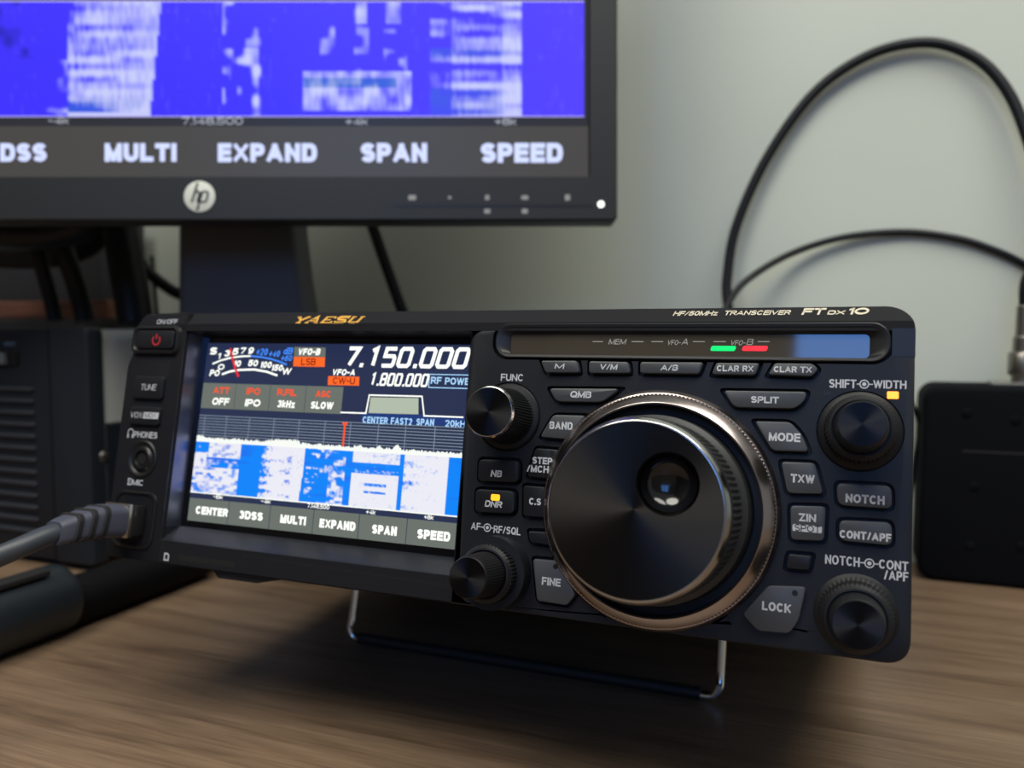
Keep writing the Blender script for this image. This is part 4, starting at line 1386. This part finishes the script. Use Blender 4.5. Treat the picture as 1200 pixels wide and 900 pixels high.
for x, y, w_, h in ((483, 231.5, 9, 6), (527, 231.5, 4, 3.5), (571, 231.5, 5, 6), (615, 231.5, 8, 5), (665, 231.5, 6, 7), (571, 247.5, 7, 5.5), (615, 247.5, 7, 5.5)):
    bm = bmesh.new()
    q = M(x, y, MD)
    e = MD * 1000 / FPX
    flat(bm, rrect(q[0] - w_ / 2 * e, q[1] - h / 2 * e, q[0] + w_ / 2 * e, q[1] + h / 2 * e, 0.5), d0 - 0.03)
    obj('key_mark', bm, KM, hous, CAMF)
bm = bmesh.new()
q, q2 = M(463, 239.5, MD), M(694, 243, MD)
prism(bm, rrect(q[0], q2[1], q2[0], q[1], 0.4), d0 + 0.2, d0 - 0.04)
obj('key_strip', bm, BLACK, hous, CAMF)
bm = bmesh.new(); q = M(704.3, 239.3, MD)
prism(bm, circle(q[0], q[1], 1.75, 24), d0 + 0.2, d0 - 0.1)
obj('power_light', bm, glow('power_white', (255, 255, 250), 2.0), hous, CAMF)
# stand neck and base
ND = 0.47
bm = bmesh.new()
A = [M(207.5, 200, ND), M(207.5, 366, ND), M(204, 470, ND), M(206, 0, ND)]
xl_, xr_ = M(207, 0, ND)[0], M(345, 0, ND)[0]
L = []
for zpx, xr2 in ((170, 342), (262, 345.5), (320, 352), (366, 360), (420, 368)):
    zc = M(0, zpx, ND)[1]
    xa, xb = M(207, 0, ND)[0], M(xr2, 0, ND)[0]
    rr = rrect(xa, 0, xb, 34, 5, 5)
    L.append([(u, ND * 1000 + t, zc) for u, t in rr])
L.append([(u, t, -104.0) for u, t, z in L[-1]])
loft(bm, L)
obj('stand_neck', bm, MONITORS, mon, CAMF, smooth=40)
bm = bmesh.new(); box(bm, -0.052, -0.020, 0.0005, 0.050, 0.100, 0.013, 0.004, 3)
obj('stand_base', bm, MONITORS, mon, Matrix.Translation((-0.315, 0.388, 0)), smooth=40, scale=1)

# ------------------------------------------------------------------ speaker on the left
SX, SY, SZ = D(111.5, 672).x, 0.340, 0.1425
spk = thing('speaker', 'dark desk speaker with slotted front and grey cabinet left of the radio', 'speaker', Matrix.Translation((SX - 0.09, SY + 0.04, 0)))
SF = Matrix.Translation((SX, SY, 0))
bm = bmesh.new(); box(bm, -183, 4, 6, -0.6, 92, SZ * 1000 - 1, 10, 5)
cab = obj('cabinet', bm, SPEAKERC, spk, SF, smooth=40)


def SPX(px, py):
    p = WY(px, py, SY)
    return ((p.x - SX) * 1000, p.z * 1000)


bm = bmesh.new()
xs = SPX(59, 450)[0]
prism(bm, rounded([(xs, 4), (0, 4), (0, SZ * 1000), (xs, SZ * 1000)], [0.5, 3, 4, 0.8]), 10, -1.0, 1.4, 3)
prism(bm, rounded([(-184, 4), (xs - 0.8, 4), (xs - 0.8, SZ * 1000 - 1), (-184, SZ * 1000 - 1)], [3, 0.5, 0.5, 4]), 10, 0.8, 0.8, 2)
fr = obj('front_panel', bm, SPEAKER, spk, SF, smooth=40)
xg = SPX(40, 500)[0]
for i in range(13):
    y = 455.5 + i * 13.7
    z = SPX(20, y)[1]
    bm = bmesh.new()
    prism(bm, rrect(-170, z - 1.1, xg, z + 1.1, 1.0, 3), 3, -0.9, 0.5)
    obj('grille_bar', bm, SPEAKERG, fr, SF, smooth=40)
bm = bmesh.new()
p0 = SPX(0, 420)
z0, z1 = SPX(10, 428)[1], SPX(10, 412)[1]
prism(bm, rrect(SPX(-22, 420)[0], z0, SPX(20.5, 420)[0], z1, 0.5), 2, -0.4, 0.2)
sw = obj('input_switch', bm, BLACK, fr, SF)
bm = bmesh.new()
prism(bm, rrect(SPX(-6, 420)[0], z0 + 0.7, SPX(9, 420)[0], z1 - 0.6, 0.5), 2, -3.0, 0.5)
obj('switch_slider', bm, mat('slider_grey', (0.16, 0.18, 0.18), 0.4), sw, SF)
bm = bmesh.new()
a, b = SPX(4, 403.3), SPX(16.5, 403.3)
add_text(bm, 'INPUT', a[0], b[0], a[1] - 1.0, 2.2, 0.74, bold=0.0)
obj('legend', bm, mat('pale_blue_print', lin(120, 150, 175), 0.5), fr, SF)


def side_pt(px, py):
    r = ray(px, py)
    return O + r * (SX / r.x)


p = side_pt(122, 535)
bm = bmesh.new(); lathe(bm, 0, 0, [(3.2, 0), (3.2, -1.0), (2.4, -1.8), (1.0, -2.0), (0.05, -1.9)], 24)
for v in bm.verts:
    v.co = Vector((-v.co.y - 0.8, (p.y - SY) * 1000 + v.co.x, p.z * 1000 + v.co.z))
obj('case_screw', bm, CONN, cab, SF, smooth=40)
p = side_pt(124, 497)
bm = bmesh.new(); box(bm, -1.0, 11, p.z * 1000 - 0.4, -0.45, 90, p.z * 1000 + 0.4)
obj('case_seam', bm, BLACK, cab, SF)
bm = bmesh.new(); box(bm, -0.9, 11, p.z * 1000 - 62, -0.5, 90, p.z * 1000 - 0.6)
obj('lower_side', bm, SPEAKER, cab, SF)
for x in (-170, -16):
    for y in (16, 80):
        bm = bmesh.new(); lathe(bm, 0, 0, [(6, 0), (6, 5.5), (5.4, 6.2)], 20)
        for v in bm.verts:
            v.co = Vector((x + v.co.x, y + v.co.z, 6.2 - v.co.y))
        obj('foot', bm, RUBBER, spk, SF, smooth=40)

# grey unit behind the speaker with a wooden strip on top
UF = Matrix.Translation((-0.60, 0.49, 0))
un = thing('equipment_box', 'grey equipment box behind the speaker, carrying the wooden strip', 'box', UF)
ztop = WY(80, 373, 0.445).z
bm = bmesh.new(); box(bm, -0.22, -0.045, 0.004, 0.215, 0.050, ztop, 0.003, 3)
obj('case', bm, mat('dark_grey_paint', (0.05, 0.05, 0.05), 0.5), un, UF, smooth=40, scale=1)
for x in (-0.2, 0.19):
    for y in (-0.03, 0.035):
        bm = bmesh.new(); box(bm, x - 0.006, y - 0.006, 0, x + 0.006, y + 0.006, 0.0045)
        obj('foot', bm, RUBBER, un, UF, scale=1)
px_ = WY(125, 362, 0.450).x
zt_ = WY(80, 352, 0.450).z
bm = bmesh.new(); box(bm, px_ - 0.31, 0.450, ztop, px_, 0.474, zt_, 0.0012, 2)
tag(obj('wooden_strip', bm, wood('red_wood', (0.30, 0.135, 0.08), (0.24, 0.10, 0.06), (0.16, 0.065, 0.04), 0.0, 0.5), scale=1), 'reddish brown wooden strip lying on the grey box behind the speaker', 'wood strip')

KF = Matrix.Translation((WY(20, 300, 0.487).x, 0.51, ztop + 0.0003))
kc = thing('wall_shade_panel', 'added dark grey panel standing in for the shaded wall behind the hanging cables, under the monitor', 'case', KF)
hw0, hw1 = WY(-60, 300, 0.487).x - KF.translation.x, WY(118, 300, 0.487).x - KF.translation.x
bm = bmesh.new(); box(bm, hw0, -0.022, 0.002, hw1, 0.024, 0.085, 0.003, 3)  # added dark block; stands in for shade on the wall below the monitor
kb = obj('shade_panel_body', bm, mat('wall_shade_slate', (0.035, 0.037, 0.044), 0.5), kc, KF, smooth=40, scale=1)
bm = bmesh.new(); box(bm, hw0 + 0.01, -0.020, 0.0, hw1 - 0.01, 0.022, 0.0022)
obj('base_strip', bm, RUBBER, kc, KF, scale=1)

# ------------------------------------------------------------------ black box at the right with its aerial connector
BYF = 0.5035
bx0_, bz1 = WY(1079, 560, BYF).x, WY(1140, 452, BYF).z
BF = Matrix.Translation((bx0_, BYF, 0))
bk = thing('black_box', 'black rounded box standing on the desk against the wall right of the radio', 'box', BF)
bm = bmesh.new()
Wb, Hb = 130.0, bz1 * 1000
Lp = []
for e, d in ((0.0, 36), (-0.0, 3.5), (0.5, 1.6), (1.5, 0.5), (3.2, 0.0)):
    Lp.append([(u, d, v) for u, v in rrect(e, 0.2 + e, Wb - e, Hb - e, 9 - e, 8)])
loft(bm, Lp)
body = obj('case', bm, BOXM, bk, BF, smooth=50)
for x, y in ((1133, 484), (1142, 570), (1190, 492), (1137, 640), (1197, 640)):
    p = WY(x, y, BYF)
    bm = bmesh.new(); lathe(bm, (p.x - bx0_) * 1000, p.z * 1000, [(2.6, 1), (2.6, -0.3), (2.1, -0.6), (1.0, -0.7), (0.05, -0.65)], 20)
    obj('screw', bm, BOXM, body, BF, smooth=40)
bm = bmesh.new()
p = WY(1160, 530, BYF)
prism(bm, rrect(20, p.z * 1000 - 0.5, 95, p.z * 1000 + 0.5, 0.4), 1, -0.15)
obj('front_seam', bm, RUBBER, body, BF)
cx = (WY(1199, 420, BYF + 0.018).x - bx0_) * 1000
bm = bmesh.new()
box(bm, cx - 16, 8, Hb - 0.8, cx + 16, 28, Hb + 1.4, 0.4)
obj('connector_plate', bm, CONN, bk, BF)
# coax with its plug on the box
kz = Hb / 1000 + 0.0012
kx, ky = bx0_ + cx / 1000, BYF + 0.018
bw = lambda px, py, y: WY(px, py, y)
cA = thing('coaxial_cable', 'thick black cable looping high up the wall and down to the box at right', 'cable', Matrix.Translation((kx, ky, kz)))
bm = bmesh.new()
pts = [Vector((bw(905, 560, 0.505).x, 0.4765, 0.052)), Vector((bw(905, 560, 0.505).x, 0.492, 0.053)), bw(905, 545, 0.507), bw(868, 440, 0.515), bw(853, 357, 0.525), bw(853, 318, 0.529), bw(864, 262, 0.533), bw(900, 183, 0.537), bw(955, 108, 0.539), bw(1020, 64, 0.5395), bw(1086, 50, 0.5395), bw(1140, 66, 0.539), bw(1176, 100, 0.537), bw(1200, 150, 0.534), bw(1218, 220, 0.530), bw(1215, 300, 0.525), Vector((kx, ky, kz + 0.055)), Vector((kx, ky, kz + 0.040))]
tube(bm, spline(pts, 10), 0.0031, 14)
obj('cable_jacket', bm, CABLE, cA, WORLD, smooth=60, scale=1)
bm = bmesh.new()
for pr_ in ([(5.6, 0), (5.6, 4.0), (7.0, 4.2), (7.4, 5), (7.4, 16), (6.6, 17), (5.4, 17.4), (5.4, 25), (4.4, 26), (4.2, 42), (3.2, 43)],):
    L = []
    for r2, z in pr_:
        L.append([(kx * 1000 + r2 * math.cos(2 * PI * i / 40), ky * 1000 + r2 * math.sin(2 * PI * i / 40), kz * 1000 + z) for i in range(40)])
    loft(bm, L)
obj('aerial_plug', bm, CONN, cA, WORLD, smooth=40)
cB = thing('thin_cable', 'thinner black cable bowing low across the wall above the box at right', 'cable', Matrix.Translation(tuple(bw(858, 350, 0.512))))
bm = bmesh.new()
pts = [Vector((bw(800, 500, 0.5).x, 0.4815, 0.080)), Vector((bw(805, 500, 0.5).x, 0.488, 0.080)), bw(820, 470, 0.495), bw(838, 395, 0.503), bw(858, 348, 0.513), bw(884, 322, 0.524), bw(930, 296, 0.536), bw(990, 278, 0.5405), bw(1060, 272, 0.5427), bw(1120, 279, 0.5427), bw(1165, 293, 0.5427), bw(1205, 312, 0.5427), bw(1270, 350, 0.5427), bw(1320, 440, 0.5427), bw(1335, 600, 0.5427), Vector((bw(1335, 600, 0.5427).x, 0.5427, 0.0024))]
tube(bm, spline(pts, 10), 0.0021, 12)
obj('cable_jacket', bm, CABLE, cB, WORLD, smooth=60, scale=1)
cC = thing('power_lead', 'thin dark lead peeping out in the gap between the radio and the black box', 'cable', Matrix.Translation((bw(1073, 480, 0.515))))
bm = bmesh.new()
pts = [Vector((0.006, 0.4825, 0.090)), Vector((0.012, 0.496, 0.098)), bw(1050, 450, 0.51), bw(1066, 470, 0.515), bw(1077, 497, 0.52), bw(1073, 535, 0.52), bw(1060, 600, 0.52), bw(1030, 655, 0.515), Vector((0.0, 0.512, 0.0016)), Vector((-0.06, 0.515, 0.0016))]
tube(bm, spline(pts, 8), 0.0014, 10)
obj('cable_jacket', bm, CABLE, cC, WORLD, smooth=60, scale=1)

# ------------------------------------------------------------------ cables hanging below the monitor


def hanging(name, label, pxs, rad, group=None):
    P_ = [O + ray(x, y) * (d / 1.0) for x, y, d in pxs]
    t = thing(name, label, 'cable', Matrix.Translation(P_[-1]), group)
    b_ = bmesh.new(); tube(b_, spline(P_, 8), rad, 14)
    obj('cable_jacket', b_, CABLE, t, WORLD, smooth=60, scale=1)
    return t


hanging('signal_cable', 'black cable dropping from the monitor just right of its stand', [(418, 215, 0.485), (436, 264, 0.500), (452, 310, 0.510), (468, 355, 0.515), (484, 400, 0.52), (500, 460, 0.52)], 0.0036)
hanging('video_cable', 'thick black cable hanging beside the left of the monitor stand', [(130, 205, 0.545), (140, 262, 0.545), (148, 310, 0.545), (154, 345, 0.545), (158, 372, 0.545), (159, 379, 0.545)], 0.0115)
hanging('slack_cable', 'black cable crossing from the thick cable to behind the monitor stand', [(150, 280, 0.575), (168, 312, 0.575), (188, 331, 0.575), (212, 345, 0.575), (250, 352, 0.575)], 0.0042)
hanging('thin_lead', 'very thin dark lead hanging between the thick cable and the stand', [(178, 300, 0.59), (181, 335, 0.59), (184, 370, 0.59), (187, 430, 0.59)], 0.0013)
hanging('bundle_cable', 'uppermost of the black cables drooping under the left of the monitor', [(-140, 215, 0.51), (-60, 258, 0.51), (20, 273, 0.51), (80, 268, 0.51), (112, 248, 0.51), (120, 205, 0.51)], 0.0105, 'cables drooping under the monitor')
hanging('bundle_cable', 'lower black cable drooping under the left of the monitor', [(-160, 235, 0.585), (-70, 285, 0.585), (10, 298, 0.585), (80, 293, 0.585), (116, 268, 0.585), (124, 210, 0.585)], 0.0105, 'cables drooping under the monitor')
hanging('strand_cable', 'black cable slanting down onto the wooden strip, nearer the left edge', [(30, 240, 0.55), (44, 296, 0.55), (54, 330, 0.555), (62, 362, 0.56), (65, 377, 0.56)], 0.0050, 'cables in front of the wooden strip')
hanging('strand_cable', 'black cable slanting down across the right half of the wooden strip', [(60, 240, 0.55), (76, 296, 0.55), (88, 330, 0.555), (97, 362, 0.56), (100, 377, 0.56)], 0.0064, 'cables in front of the wooden strip')
